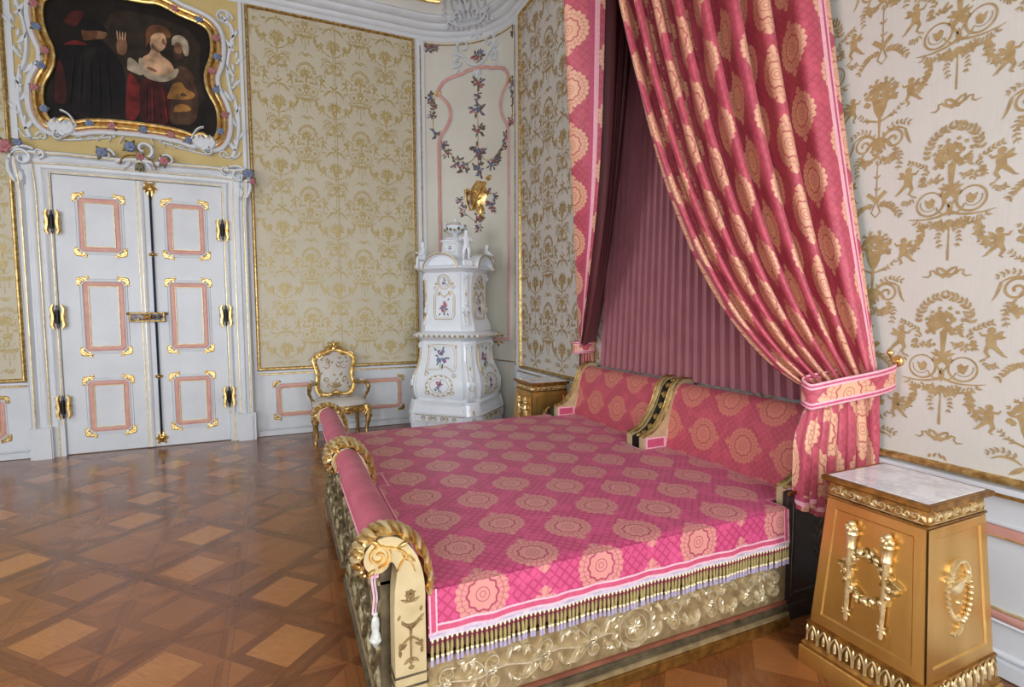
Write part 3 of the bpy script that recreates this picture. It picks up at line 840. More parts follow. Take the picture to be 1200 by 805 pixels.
m = MB(); m.orn([leaf(0, 0, a, .11, .05) for a in (0, .6, -.6, pi, pi-.6, pi+.6, pi/2, -pi/2)], 'oldgold', wc, .02, ox=1.19, oy=1.185); m.orn([leaf(0, 0, a, .09, .04) for a in (0, .7, -.7, pi, pi-.6)], 'oldgold', wc, .02, ox=.54, oy=1.185); m.build('gilt_corner_leaf', wall_corner)

# ------------------------------------------------------------------ door
DX = -1.41
door = struct('door_1', loc=(DX, YB, 0))
wd_ = lambda a, b, h: (DX+a, YB-h, b)
def leafset(f, name):
    # f=-1 left leaf, 1 right
    m = MB(); a0, a1 = (-.795, -.005) if f < 0 else (.005, .795)
    m.add([(a0, .01, .03), (a1, .01, .03), (a1, 3.055, .03), (a0, 3.055, .03), (a0, .01, 0), (a1, .01, 0), (a1, 3.055, 0), (a0, 3.055, 0)], [(0, 1, 2, 3), (4, 0, 3, 7), (1, 5, 6, 2), (7, 3, 2, 6), (0, 4, 5, 1)], 'white', None, None, wd_)
    o = m.build(name, door); o['kind'] = 'structure'
    wf = lambda a, b, h: wd_(a, b, h+.03)
    cxl = -.395 if f < 0 else .42
    for b0, b1 in ((.235, .81), (1.145, 1.915), (2.245, 2.825)):
        m = MB(); hw = .187
        frame_rect(m, wf, cxl-hw, cxl+hw, b0, b1, .050, .010, 'pink', chamfer=.03)
        frame_rect(m, wf, cxl-hw-.014, cxl+hw+.014, b0-.014, b1+.014, .017, .014, 'white', chamfer=.035)
        frame_rect(m, wf, cxl-hw-.035, cxl+hw+.035, b0-.035, b1+.035, .014, .010, 'white', chamfer=.04)
        frame_rect(m, wf, cxl-hw+.046, cxl+hw-.046, b0+.046, b1-.046, .010, .013, 'palegold')
        p = m.build('pink_panel_frame', o)
        m = MB()
        for a, fa in ((cxl-hw, 1), (cxl+hw, -1)):
            for b, fb in ((b0, 1), (b1, -1)): corner_spray(m, wf, a-fa*.044, b-fb*.044, fa, fb, .128, 'gold', .014)
        m.build('gilt_corner_spray', o)
    return o
lfL = leafset(-1, 'door_leaf'); lfR = leafset(1, 'door_leaf')
m = MB(); m.add([(-.055, .01, .0), (-.055, .01, .045), (-.03, .01, .055), (.0, .01, .055), (.02, .01, .04), (.02, .01, 0)]+[(-.055, 3.05, .0), (-.055, 3.05, .045), (-.03, 3.05, .055), (.0, 3.05, .055), (.02, 3.05, .04), (.02, 3.05, 0)], [(i, i+1, i+7, i+6) for i in range(5)]+[(5, 4, 3, 2, 1, 0), (6, 7, 8, 9, 10, 11)], 'white', None, None, wd_)
for q in (-.045, -.012): m.tube([wd_(q, .012, .052), wd_(q, 3.05, .052)], .005, 'palegold', 6)
m.build('meeting_moulding', lfR)
m = MB(); m.tube([wd_(.085, .15, .05), wd_(.085, 2.95, .05)], .012, 'bluerod', 8)
rod = m.build('bolt_rod', door)
m = MB()
for b, s in ((2.97, 1.15), (.11, 1.0)):
    up_ = 1 if b > 1 else -1
    it = [('p', [(-.055, .09*up_), (.055, .09*up_), (.06, .02*up_), (.04, -.05*up_), (.02, -.13*up_), (-.02, -.13*up_), (-.04, -.05*up_), (-.06, .02*up_)][::(-1 if up_ > 0 else 1)])]
    m.orn(it, 'gold', wd_, .055, ox=.085, oy=b, sc_=s)
    m.orn([leaf(0, .03*up_, a*up_, .09, .035) for a in (-2.6, -2.1, -1.57, -1.0, -.5)]+[leaf(0, 0, a*up_, .075, .03) for a in (.3, .9, 2.2, 2.8)]+[disc(0, 0, .03), disc(-.035, .06*up_, .018), disc(.035, .06*up_, .018)], 'gold', wd_, .072, ox=.085, oy=b, sc_=s)
m.build('gilt_bolt_mount', rod)
m = MB()
for b in (2.235, .83): m.orn([leaf(0, 0, a, .055, .028) for a in (pi/2, -pi/2, 0.3, 2.84, -.3, -2.84)]+[disc(0, 0, .026)], 'gold', wd_, .07, ox=.085, oy=b)
m.build('rod_guide', rod)
lock = MB(); lock.box(DX-.165, DX+.18, YB-.085, YB-.03, 1.465, 1.575, 'steel', bev=.006); lk = lock.build('door_lock', door)
m = MB(); frame_rect(m, lambda a, b, h: wd_(a, b, h+.085), -.165, .18, 1.465, 1.575, .02, .01, 'oldgold')
m.orn([disc(0, 0, .03), leaf(0, 0, .5, .06, .03), leaf(0, 0, 2.6, .06, .03), leaf(0, 0, -.5, .06, .03), leaf(0, 0, -2.6, .06, .03)], 'browngold', lambda a, b, h: wd_(a, b, h+.085), .016, ox=.01, oy=1.52)
m.orn([leaf(0, 0, 0, .06, .05), leaf(0, 0, pi, .06, .05)], 'steel', lambda a, b, h: wd_(a, b, h+.085), .012, ox=.1, oy=1.52)
for q in (-.178, .193): m.ball((DX+q, YB-.055, 1.56), .016, 'browngold')
m.ball((DX-.07, YB-.10, 1.495), .016, 'gold'); m.build('lock_mount', lk)
for f in (-1, 1):
    for b in (2.545, 1.53, .545):
        m = MB(); x = DX+f*.80
        m.tube([(x, YB-.082, b-.075), (x, YB-.082, b+.075)], .019, 'iron', 10); m.tube([(x, YB-.082, b-.13), (x, YB-.082, b-.105), (x, YB-.082, b-.075)], [.004, .012, .012], 'steel', 8)
        m.tube([(x, YB-.082, b+.075), (x, YB-.082, b+.105), (x, YB-.082, b+.13)], [.012, .012, .004], 'steel', 8)
        hg = m.build('hinge', door)
        m = MB()
        for g in (-1, 1):
            mp = lambda a, bb, h, g=g: (x+g*a, YB-.068-h, b+bb)
            it = [stroke([(.035, -.13), (.052, -.09), (.042, -.02), (.042, .02), (.052, .09), (.035, .13)], [.02, .035, .045, .045, .035, .02])]+[leaf(.045, q, d, .035, .02) for q in (-.09, 0, .09) for d in (.5, -.5)]+[disc(.045, q, .012, 8) for q in (-.1, -.05, 0, .05, .1)]
            m.orn(it, 'gold', mp, .02)
        fix_normals(m.build('gilt_hinge_plate', hg))
# casing: stepped jambs, header with ears
def strip(m, mp, a0, a1, b0, b1, h0, h1, mat):
    m.add([(a0, b0, h1), (a1, b0, h1), (a1, b1, h1), (a0, b1, h1), (a0, b0, h0), (a1, b0, h0), (a1, b1, h0), (a0, b1, h0)], [(0, 1, 2, 3), (4, 0, 3, 7), (1, 5, 6, 2), (7, 3, 2, 6), (0, 4, 5, 1)], mat, None, None, mp)
m = MB()
# profile of casing from opening outwards (u, h), swept up the jamb, across the head
cp = [(0, 0), (0, .05), (.035, .06), (.05, .075), (.07, .055), (.11, .06), (.125, .085), (.16, .10), (.18, .095), (.19, .07), (.205, .075), (.225, .11), (.255, .12), (.27, .10), (.275, 0)]
zt = 3.06; hw = .80
def casing_path():
    P = []   # (a, b, direction outwards)
    P += [(-hw, .33, -1, 0), (-hw, zt-.25, -1, 0), (-hw, zt-.1, -1.05, 0.05), (-hw, zt, -1.15, .75)]
    for k in range(1, 12):
        a = -hw+2*hw*k/12; s_ = abs(k-6)/6
        P.append((a, zt, 0, .80+.10*max(0, s_-.6)))
    P += [(hw, zt, 1.15, .75), (hw, zt-.1, 1.05, .05), (hw, zt-.25, 1, 0), (hw, .33, 1, 0)]
    return P
P = casing_path(); vs = []; fs = []; n = len(cp)
for a, b, da, db in P:
    for u, h in cp: vs.append((a+da*u, b+db*u, h))
for i in range(len(P)-1):
    for j in range(n-1): fs.append((i*n+j, i*n+j+1, (i+1)*n+j+1, (i+1)*n+j))
m.add(vs, fs, 'white', None, None, wd_)
casing = m.build('door_casing', door); fix_normals(casing); casing['kind'] = 'structure'
m = MB()
for u, h, rr in ((.012, .056, .006), (.118, .078, .006), (.232, .115, .007)):
    pts = [wd_(a+da*u, b+db*u, h) for a, b, da, db in P]; m.tube(pts, rr, 'palegold', 6)
m.build('gilt_line', casing)
m = MB()
for f in (-1, 1):
    a, b_ = sorted((f*hw, f*(hw+.10))); strip(m, wd_, a, b_, 0, .335, 0, .07, 'white')
    a, b_ = sorted((f*(hw+.09), f*(hw+.285))); strip(m, wd_, a, b_, 0, .335, 0, .13, 'white')
    a, b_ = sorted((f*(hw+.10), f*(hw+.25))); strip(m, wd_, a, b_, 0, .33, .10, .145, 'white')
m.build('plinth_block', casing)
m = MB()
for f in (-1, 1): m.tube([wd_(f*(hw+.05), .0, .072), wd_(f*(hw+.05), .33, .072)], .006, 'gold', 6)
m.build('gilt_line', casing)
# scrolled ears and centre ornament of the head
m = MB()
for f in (-1, 1):
    it = [spiral(.0, .0, .10, .02, -pi*.1, 1.2, .045, .025), stroke(bez((.1, -.02), (.14, -.12), (.06, -.25)), [.05]*12+[.02]), spiral(-.14, .06, .05, .012, -pi/2, -1.2, .03, .015), stroke(bez((-.10, .1), (.02, .16), (.10, .03)), .035), leaf(.02, -.10, -1.6, .18, .07)]
    it = it if f == 1 else mirror(it)
    m.orn(it, 'white', lambda a, b, h: wd_(a, b, h+.09), .05, ox=f*(hw+.20), oy=zt+.12)
m.orn([spiral(-.28, .02, .07, .015, 0, 1.2, .035, .02), spiral(.28, .02, .07, .015, pi, -1.2, .035, .02), spiral(.06, .12, .10, .02, -pi/2, 1.0, .05, .03), stroke(bez((-.2, -.04), (0, .03), (.2, -.04)), .05), leaf(-.05, 0, -2.2, .16, .06), leaf(.05, 0, -.9, .16, .06)], 'white', lambda a, b, h: wd_(a, b, h+.08), .055, oy=3.27)
m.build('scroll_ornament', casing)
m = MB()
wo = lambda a, b, h: wd_(a, b, h+.13)
stucco_flower(m, wo, -.06, 3.40, .06, 'blue'); stucco_flower(m, wo, -.32, 3.31, .055, 'blue'); stucco_flower(m, wo, .25, 3.28, .05, 'rose'); stucco_flower(m, wo, .03, 3.30, .04, 'rose')
stucco_flower(m, wo, -1.13, 3.28, .075, 'rose'); stucco_flower(m, wo, 1.10, 3.22, .06, 'blue'); stucco_flower(m, wo, -1.02, 3.33, .04, 'blue')
stucco_flower(m, wo, 1.14, 3.13, .04, 'rose')
m.orn([stroke(bez((-.16, 3.20), (-.14, 3.33), (0, 3.31)), .02), stroke(bez((.17, 3.17), (.16, 3.32), (0, 3.31)), .02)], 'browngold', wo, .02)
m.orn([leaf(.02, 3.24, a, .11, .05) for a in (-1.2, -1.57, -2.0)], 'leaf', wo, .03)
m.build('stucco_flower', casing)

# ------------------------------------------------------------------ overdoor field, stucco scrolls and painting
m = MB(); panel_plane(m, wb, -2.50, -.32, 3.30, 5.24, 'yellow', .012); od = m.build('yellow_overdoor_field', wall_back)
m = MB()
for a in (-2.475, -.345): strip(m, wb, a-.018, a+.018, 3.3, 5.24, 0, .032, 'white')
m.build('white_border_strip', wall_back)
OUT = [(0, 3.695), (.25, 3.69), (.45, 3.665), (.56, 3.625), (.60, 3.66), (.66, 3.665), (.72, 3.60), (.76, 3.62), (.80, 3.72), (.805, 3.87), (.785, 3.99), (.72, 4.11), (.685, 4.22), (.685, 4.36), (.735, 4.48), (.765, 4.62), (.76, 4.78), (.72, 4.86), (.62, 4.90), (.45, 4.94), (.36, 4.985), (.25, 5.02), (.14, 5.00), (0, 5.0)]
PC = -1.42
half = smooth2(OUT, 2); outl = half+[(-a, b) for a, b in half[::-1]][1:-1]
pt = thing('framed_painting', 'dark oil painting of robed figures in a curvy gilt frame above the double door', 'painting', (PC, YB-.02, 4.3))
wp = lambda a, b, h: (PC+a, YB-.018-h, b)
m = MB(); m.add([(a, b, .012) for a, b in outl]+[(a, b, 0) for a, b in outl], [list(range(len(outl)))[::-1]]+[(i, (i+1) % len(outl), len(outl)+(i+1) % len(outl), len(outl)+i) for i in range(len(outl))], 'p_bg' if 'p_bg' in M else 'iron', None, None, wp)
def off_loop(L, d):
    LP = [Vector(p) for p in L]; out = []
    for i in range(len(LP)):
        t = (LP[(i+1) % len(LP)]-LP[i-1]).normalized(); q = LP[i]+Vector((t.y, -t.x))*d; out.append((q.x, q.y))
    return out
for n_, c_ in dict(p_bg=(24, 18, 13), p_robe=(13, 10, 10), p_robe2=(24, 20, 20), p_red=(104, 28, 26), p_dred=(62, 22, 20), p_skin=(178, 142, 110), p_skin2=(112, 80, 58), p_white=(150, 138, 116), p_gold=(140, 98, 48), p_hair=(96, 62, 38), p_wall=(42, 33, 24), p_brown=(70, 48, 34)).items():
    M[n_] = simple('oil_'+n_[2:], lin(*[int(q*.72) for q in c_]), lin(*[min(255, int(q*1.2)+3) for q in c_]), 7, .6, Specular_IOR_Level=.25)
m.mats = ['p_bg']
fig = []
lay = [0]
def pf(mat, pts, sm=2):
    lay[0] += 1
    P_ = [p for p in pts]+[pts[0]]
    P_ = smooth2(P_, sm)[1:-1]
    # x positions measured on the canvas from its centre
    m.orn([('p', P_[::-1])], mat, wp, 0, .0135+.0004*lay[0])
pf('p_wall', [(-.2, 3.9), (.72, 3.9), (.62, 4.4), (.68, 4.75), (.3, 4.9), (-.3, 4.9)])
pf('p_robe', [(-.70, 3.75), (-.12, 3.72), (-.06, 4.2), (-.18, 4.46), (-.34, 4.58), (-.42, 4.48), (-.60, 4.46), (-.68, 4.40)])
pf('p_robe2', [(-.52, 3.8), (-.46, 3.8), (-.40, 4.3), (-.30, 4.44), (-.38, 4.45), (-.50, 4.3)])
pf('p_dred', [(-.72, 3.8), (-.60, 3.8), (-.62, 4.2), (-.68, 4.3)]); pf('p_red', [(-.62, 4.42), (-.52, 4.50), (-.38, 4.46), (-.5, 4.44)])
pf('p_skin2', [(-.33, 4.53), (-.25, 4.55), (-.22, 4.62), (-.28, 4.66), (-.35, 4.62)]); pf('p_hair', [(-.44, 4.50), (-.33, 4.52), (-.30, 4.62), (-.36, 4.68), (-.46, 4.62)])
pf('p_robe', [(-.50, 4.62), (-.42, 4.74), (-.28, 4.72), (-.20, 4.62), (-.30, 4.63), (-.42, 4.60)]); pf('p_dred', [(-.60, 4.66), (-.52, 4.80), (-.40, 4.80), (-.45, 4.70), (-.50, 4.62)])
pf('p_red', [(-.10, 3.72), (.02, 3.72), (.08, 4.05), (.02, 4.18), (-.06, 4.26)]); pf('p_dred', [(.04, 3.72), (.36, 3.70), (.34, 4.10), (.18, 4.24), (.04, 4.2)])
pf('p_brown', [(.32, 3.72), (.62, 3.75), (.60, 4.30), (.46, 4.42), (.36, 4.3)])
pf('p_skin2', [(-.14, 4.42), (-.08, 4.40), (-.04, 4.50), (-.06, 4.60), (-.12, 4.60), (-.15, 4.52)]); pf('p_white', [(-.06, 4.26), (.10, 4.20), (.06, 4.34), (-.05, 4.42)])
pf('p_skin', [(.04, 4.28), (.12, 4.24), (.30, 4.24), (.40, 4.30), (.36, 4.42), (.26, 4.47), (.24, 4.56), (.18, 4.56), (.16, 4.47), (.08, 4.42)])
pf('p_white', [(.05, 4.30), (.10, 4.20), (.24, 4.17), (.38, 4.22), (.44, 4.34), (.40, 4.36), (.34, 4.27), (.22, 4.24), (.12, 4.27), (.08, 4.42), (.05, 4.40)])
pf('p_hair', [(.12, 4.52), (.14, 4.72), (.24, 4.80), (.36, 4.76), (.36, 4.66), (.22, 4.70), (.16, 4.60)])
pf('p_skin', [(.17, 4.54), (.24, 4.50), (.30, 4.54), (.33, 4.64), (.30, 4.73), (.20, 4.70), (.16, 4.62)]); pf('p_skin2', [(.28, 4.60), (.32, 4.58), (.31, 4.66), (.28, 4.66)], 1)
pf('p_brown', [(.38, 4.44), (.48, 4.46), (.46, 4.60), (.38, 4.58)]); pf('p_white', [(.37, 4.60), (.38, 4.70), (.46, 4.74), (.54, 4.68), (.54, 4.52), (.49, 4.50), (.47, 4.62)])
pf('p_gold', [(.30, 4.0), (.54, 4.02), (.60, 4.10), (.48, 4.14), (.46, 4.22), (.36, 4.18)]); pf('p_gold', [(.36, 3.86), (.56, 3.9), (.50, 3.97), (.38, 3.95)]); pf('p_brown', [(.42, 4.05), (.52, 4.06), (.46, 4.10)], 1)
pf('p_hair', [(.13, 4.60), (.13, 4.72), (.20, 4.80), (.32, 4.80), (.38, 4.72), (.35, 4.66), (.30, 4.72), (.22, 4.73), (.175, 4.67), (.17, 4.58)])
pf('p_skin2', [(.24, 4.645), (.262, 4.650), (.262, 4.658), (.24, 4.655)], 1); pf('p_skin2', [(.29, 4.650), (.312, 4.648), (.312, 4.656), (.29, 4.658)], 1)
pf('p_skin2', [(.272, 4.60), (.284, 4.598), (.282, 4.64)], 1); pf('p_red', [(.258, 4.572), (.288, 4.572), (.274, 4.582)], 1); pf('p_skin2', [(.17, 4.54), (.24, 4.50), (.26, 4.50), (.22, 4.53), (.19, 4.60)], 1)
pf('p_skin2', [(.12, 4.30), (.22, 4.27), (.22, 4.30), (.14, 4.33)]); pf('p_skin2', [(.41, 4.52), (.47, 4.52), (.48, 4.62), (.43, 4.66), (.39, 4.60)]); pf('p_brown', [(.42, 4.60), (.45, 4.60), (.45, 4.61), (.42, 4.61)], 1)
for q in range(5): pf('p_robe2', [(-.60+.09*q, 3.8), (-.585+.09*q, 3.8), (-.52+.07*q, 4.30), (-.53+.07*q, 4.31)], 1)
for q in range(4): pf('p_red' if q % 2 else 'p_dred', [(.08+.07*q, 3.74), (.10+.07*q, 3.74), (.12+.05*q, 4.1), (.11+.05*q, 4.12)], 1)
for q in range(4): pf('p_skin', [(-.135+.022*q, 4.56), (-.125+.022*q, 4.56), (-.128+.026*q, 4.66), (-.138+.026*q, 4.65)], 1)
cvs = m.build('canvas', pt, smooth=False)
m = MB()
for d, h, r_, mt in ((.012, .035, .022, 'gold'), (.045, .020, .018, 'browngold'), (.078, .034, .022, 'gold')):
    m.tube([wp(a, b, h) for a, b in off_loop(outl, d)], r_, mt, 8, closed=True)
m.build('gilt_frame', pt)
m = MB(); m.tube([wp(a, b, .022) for a, b in off_loop(outl, .135)], .026, 'white', 8, closed=True); m.tube([wp(a, b, .012) for a, b in off_loop(outl, .105)], .014, 'pink', 6, closed=True)
m.build('white_outer_moulding', pt)
m = MB(); wq = lambda a, b, h: wp(a, b, h+.045)
ring = off_loop(outl, .075)
for i, (a, b) in enumerate([(-.80, 3.72), (-.87, 3.93), (-.80, 4.16), (-.765, 4.32), (-.82, 4.55), (-.83, 4.78), (.83, 3.70), (.88, 3.9), (.80, 4.17), (.765, 4.38), (.82, 4.55), (.82, 4.76), (-.42, 3.62), (-.22, 3.625), (.07, 3.62), (.33, 3.60), (.50, 3.56), (.42, 5.0), (.66, 4.93), (-.5, 4.98)]):
    stucco_flower(m, wq, a, b, .042, 'rose' if i % 2 else 'blue', .025)
m.build('stucco_flower', pt)
m = MB()
for f in (-1, 1):
    it = [leaf(0, -.09, pi/2+d, .19, .085) for d in (-.8, -.5, -.2, .2, .5, .8)]+[disc(0, -.06, .05)]+[stroke(bez((.05, .0), (.06, -.08), (0, -.10)), .03), spiral(.03, -.10, .05, .012, pi/2, -1.1, .03, .015), leaf(-.05, .1, -2.0, .16, .05), leaf(.05, .1, -1.1, .16, .05), stroke(bez((-.13, .02), (-.08, .17), (0, .17)), .022)]
    m.orn(it if f > 0 else mirror(it), 'white', wq, .035, ox=f*.66, oy=3.55)
m.build('stucco_shell', pt)
# white rocaille on the yellow field
m = MB(); wy = lambda a, b, h: wp(a, b, h-.004)
for f in (-1, 1):
    it = [stroke(bez((.93, 3.40), (1.08, 3.75), (.98, 4.15), 16), [.052]*14+[.035]*3), stroke(bez((.98, 4.10), (.86, 4.40), (.99, 4.80), 14), .045), stroke(bez((.99, 4.8), (1.03, 4.95), (.88, 5.02), 10), .045), spiral(.90, 5.02, .10, .02, 0, 1.1, .03, .02),
          stroke(bez((.20, 3.52), (.50, 3.44), (.72, 3.42), 10), .024), spiral(.84, 3.44, .05, .01, 0, 1.1, .025, .015), stroke(bez((.86, 3.42), (1.0, 3.38), (1.03, 3.50)), .022)]
    for k in range(11):
        z = 3.50+.145*k; a = .985+.03*sin(k*1.1); dr = (.9 if k % 2 else 2.2); it.append(leaf(a, z, dr, .15+.02*(k % 3), .05)); it.append(leaf(a, z+.05, dr+(.45 if k % 2 else -.45), .12, .04)); it.append(stroke(bez((a, z), (a+(.05 if k % 2 else -.07), z+.03), (a+(.06 if k % 2 else -.08), z+.12), 6), [.034, .034, .030, .026, .022, .018, .010]))
    for k in range(5): it.append(stroke(bez((.12+.09*k, 3.545-.006*k*k), (.15+.1*k, 3.50), (.16+.1*k, 3.45), 5), [.016, .015, .014, .012, .01, .006]))
    m.orn(it if f > 0 else mirror(it), 'white', wy, .028)
m.build('white_rocaille', od)
# ------------------------------------------------------------------ porcelain stove in the rounded corner
SX, SY = 2.06, 6.42
stove = thing('tiled_stove', 'tall white porcelain stove with painted flowers and putti in the rounded corner', 'stove', (SX, SY, 0))
def sec(d, c):        # chamfered square, faces turned 45 degrees to the walls
    P = []
    for k in range(4):
        a = -pi*3/4+k*pi/2
        nx, ny = cos(a), sin(a); tx, ty = -ny, nx
        for t in (-(d-c), (d-c)): P.append((SX+nx*d+tx*t, SY+ny*d+ty*t))
    return P
def loft(m, prof, mat, cf=.17, sub=1):
    """prof: (z, half width)"""
    rings = [[(x, y, z) for x, y in sec(d, d*cf*2 if cf < .3 else cf)] for z, d in prof]
    vs = [p for r in rings for p in r]; n = 8; fs = []
    for k in range(len(rings)-1):
        for i in range(n): j = (i+1) % n; fs.append((k*n+i, k*n+j, (k+1)*n+j, (k+1)*n+i))
    fs.append(list(range(n))[::-1]); fs.append([(len(rings)-1)*n+i for i in range(n)])
    return m.add(vs, fs, mat)
def pint(prof, z):
    for (z0, d0), (z1, d1) in zip(prof, prof[1:]):
        if z0 <= z <= z1: return d0+(d1-d0)*(z-z0)/max(1e-6, z1-z0)
    return prof[-1][1]
LOW = [(.50, .455), (.54, .475), (.62, .485), (.70, .482), (.78, .460), (.86, .428), (.94, .402), (1.04, .388), (1.14, .385), (1.20, .388)]
UPP = [(1.40, .365), (1.44, .355), (1.48, .335), (1.54, .322), (1.65, .315), (1.80, .315), (1.92, .320), (1.99, .335), (2.04, .345)]
def facet(k, prof):
    a_ = -pi*3/4+k*pi/2; nx, ny = cos(a_), sin(a_); tx, ty = -ny, nx
    def mp(a, z, h):
        d = pint(prof, z)+h; return (SX+nx*d+tx*a, SY+ny*d+ty*a, z)
    return mp
m = MB()
loft(m, [(.20, .475), (.205, .50), (.22, .505), (.30, .50), (.315, .512), (.325, .512), (.335, .495), (.36, .49), (.40, .475), (.44, .468), (.46, .478), (.475, .478), (.485, .462), (.50, .455)], 'porc')
base = m.build('base', stove)
m = MB()
for k in range(4):
    for t in (-1, 1):
        a_ = -pi*3/4+k*pi/2; nx, ny = cos(a_), sin(a_); tx, ty = -ny, nx
        X = Matrix.Translation((SX, SY, 0)) @ Matrix.Rotation(a_, 4, 'Z')
        pr = [(.40, 0), (.52, 0), (.53, .03), (.50, .05), (.475, .10), (.485, .16), (.50, .205), (.36, .205), (.40, .12)]
        m.prism(pr, 'y', (t*.27)-.09, (t*.27)+.09, 'porc', X)
    m.prism([(-.2, .205), (-.2, .15), (-.12, .17), (0, .16), (.12, .17), (.2, .15), (.2, .205)], 'x', .43, .475, 'porc', Matrix.Translation((SX, SY, 0)) @ Matrix.Rotation(a_, 4, 'Z'))
fix_normals(m.build('stove_foot', stove))
m = MB(); loft(m, LOW, 'porc'); low = m.build('lower_body', stove)
m = MB(); loft(m, [(1.20, .388), (1.225, .40), (1.24, .43), (1.255, .452), (1.285, .458), (1.30, .445), (1.315, .40), (1.33, .375), (1.38, .37), (1.40, .365)], 'porc'); mid = m.build('middle_cornice', stove)
m = MB()
for k in range(8):
    S_ = sec(.456, .456*.34); a, b = S_[k], S_[(k+1) % 8]; L = hypot(b[0]-a[0], b[1]-a[1]); nn = max(2, int(L/.035))
    for i in range(nn): m.ball((a[0]+(b[0]-a[0])*(i+.5)/nn, a[1]+(b[1]-a[1])*(i+.5)/nn, 1.27), .017, 'porc' if i % 2 else 'porcgold', None, (1, 1, 1), 6, 5)
m.build('bead_moulding', mid)
m = MB(); loft(m, UPP, 'porc'); upper = m.build('upper_body', stove)
m = MB(); loft(m, [(2.04, .345), (2.06, .36), (2.075, .385), (2.09, .41), (2.105, .415), (2.12, .40), (2.135, .36), (2.15, .33), (2.17, .28)], 'porc'); top = m.build('top_cornice', stove)
# arched pediments on each face, gadrooned
for k in range(4):
    a_ = -pi*3/4+k*pi/2; X = Matrix.Translation((SX, SY, 0)) @ Matrix.Rotation(a_, 4, 'Z')
    m = MB(); N = 14
    ring = lambda r: [(r*cos(pi-pi*i/N)*1.05, 2.09+r*sin(pi-pi*i/N)*.8) for i in range(N+1)]
    o_, i_ = ring(.235), ring(.20)
    m.prism(o_+i_[::-1], 'x', .30, .425, 'porc', X); m.prism(ring(.20), 'x', .20, .365, 'porc', X)
    m.tube([X @ Vector((.425, y, z)) for y, z in ring(.218)], .010, 'porcgold', 6)
    fix_normals(m.build('arched_pediment', top))
def flowers(m, mp, a, z, s, seed):
    rr = random.Random(seed)
    for _ in range(9):
        x, y = rr.uniform(-.5, .5)*s, rr.uniform(-.8, .8)*s; m.orn([leaf(x, y, atan2(y, x), s*.42, s*.16)], 'green', mp, 0, .004)
    for _ in range(6):
        x, y = rr.uniform(-.38, .38)*s, rr.uniform(-.5, .6)*s; m.orn([blob(x, y, s*rr.uniform(.13, .24), 8, .3)], rr.choice(['purple', 'purple', 'rose', 'blue']), mp, 0, .006)
    m.orn([stroke([(-.05*s, -.9*s), (0, 0)], s*.05)], 'green', mp, 0, .004)
for k in range(4):
    mp = facet(k, LOW); m = MB()
    pan = [(-.21, .83), (-.19, 1.13), (-.15, 1.165), (.15, 1.165), (.19, 1.13), (.21, .83), (.13, .855), (.06, .90), (0, .87), (-.08, .85), (-.15, .86)]
    m.orn([stroke(smooth2(pan+[pan[0]]), .008)], 'porcgold', mp, .006)
    m.orn([stroke(smooth2([(p[0]*.87, 1.0+(p[1]-1.0)*.85) for p in pan+[pan[0]]]), .004)], 'porcgold', mp, .004)
    m.orn([stroke(arcp(0, .665, .19, 0, 2*pi, 30, .68), .007), stroke(arcp(0, .665, .13, 0, 2*pi, 26, .68), .005)], 'porcgold', mp, .006)
    for q in range(14):
        t = 2*pi*q/14; m.orn([leaf(.16*cos(t), .665+.11*sin(t), t+1.2, .05, .02)], 'porcgold', mp, .006)
    for f in (-1, 1): m.orn([spiral(f*.17, .58, .035, .01, 0, f*1.2, .01, .006), spiral(f*.19, .80, .03, .01, 0, -f*1.2, .01, .006), leaf(f*.19, 1.12, 1.57, .05, .025)], 'porcgold', mp, .007)
    flowers(m, mp, 0, 0, .001, 1)
    mpo = lambda oa, ob, mp=mp: (lambda a, z, h: mp(a+oa, z+ob, h))
    flowers(m, mpo(-.01, 1.01), 0, 0, .135, 3+k); flowers(m, mpo(0, .665), 0, 0, .085, 13+k)
    m.build('painted_tile_panel', low)
    mp = facet(k, UPP); m = MB(); mpo = lambda oa, ob, mp=mp: (lambda a, z, h: mp(a+oa, z+ob, h))
    pan = [(-.115, 1.47), (-.145, 1.52), (-.145, 1.76), (-.10, 1.82), (-.05, 1.79), (0, 1.75), (.05, 1.79), (.10, 1.82), (.145, 1.76), (.145, 1.52), (.115, 1.47)]
    m.orn([stroke(pan+[pan[0]], .008), stroke([(p[0]*.84, 1.62+(p[1]-1.62)*.88) for p in pan+[pan[0]]], .004)], 'porcgold', mp, .006)
    m.orn([stroke(arcp(0, 1.93, .085, 0, 2*pi, 22, 1.05), .010), stroke(arcp(0, 1.93, .065, 0, 2*pi, 22, 1.05), .005)], 'porcgold', mp, .007)
    for f in (-1, 1): m.orn([spiral(f*.12, 1.86, .03, .008, 0, f*1.2, .009, .005), leaf(f*.05, 1.82, -pi/2+f*.5, .07, .03), leaf(f*.09, 1.90, f*.3 if f > 0 else pi-.3, .05, .025)], 'porcgold', mp, .008)
    flowers(m, mpo(0, 1.62), 0, 0, .105, 23+k); flowers(m, mpo(0, 1.93), 0, 0, .052, 33+k)
    m.build('painted_tile_panel', upper)
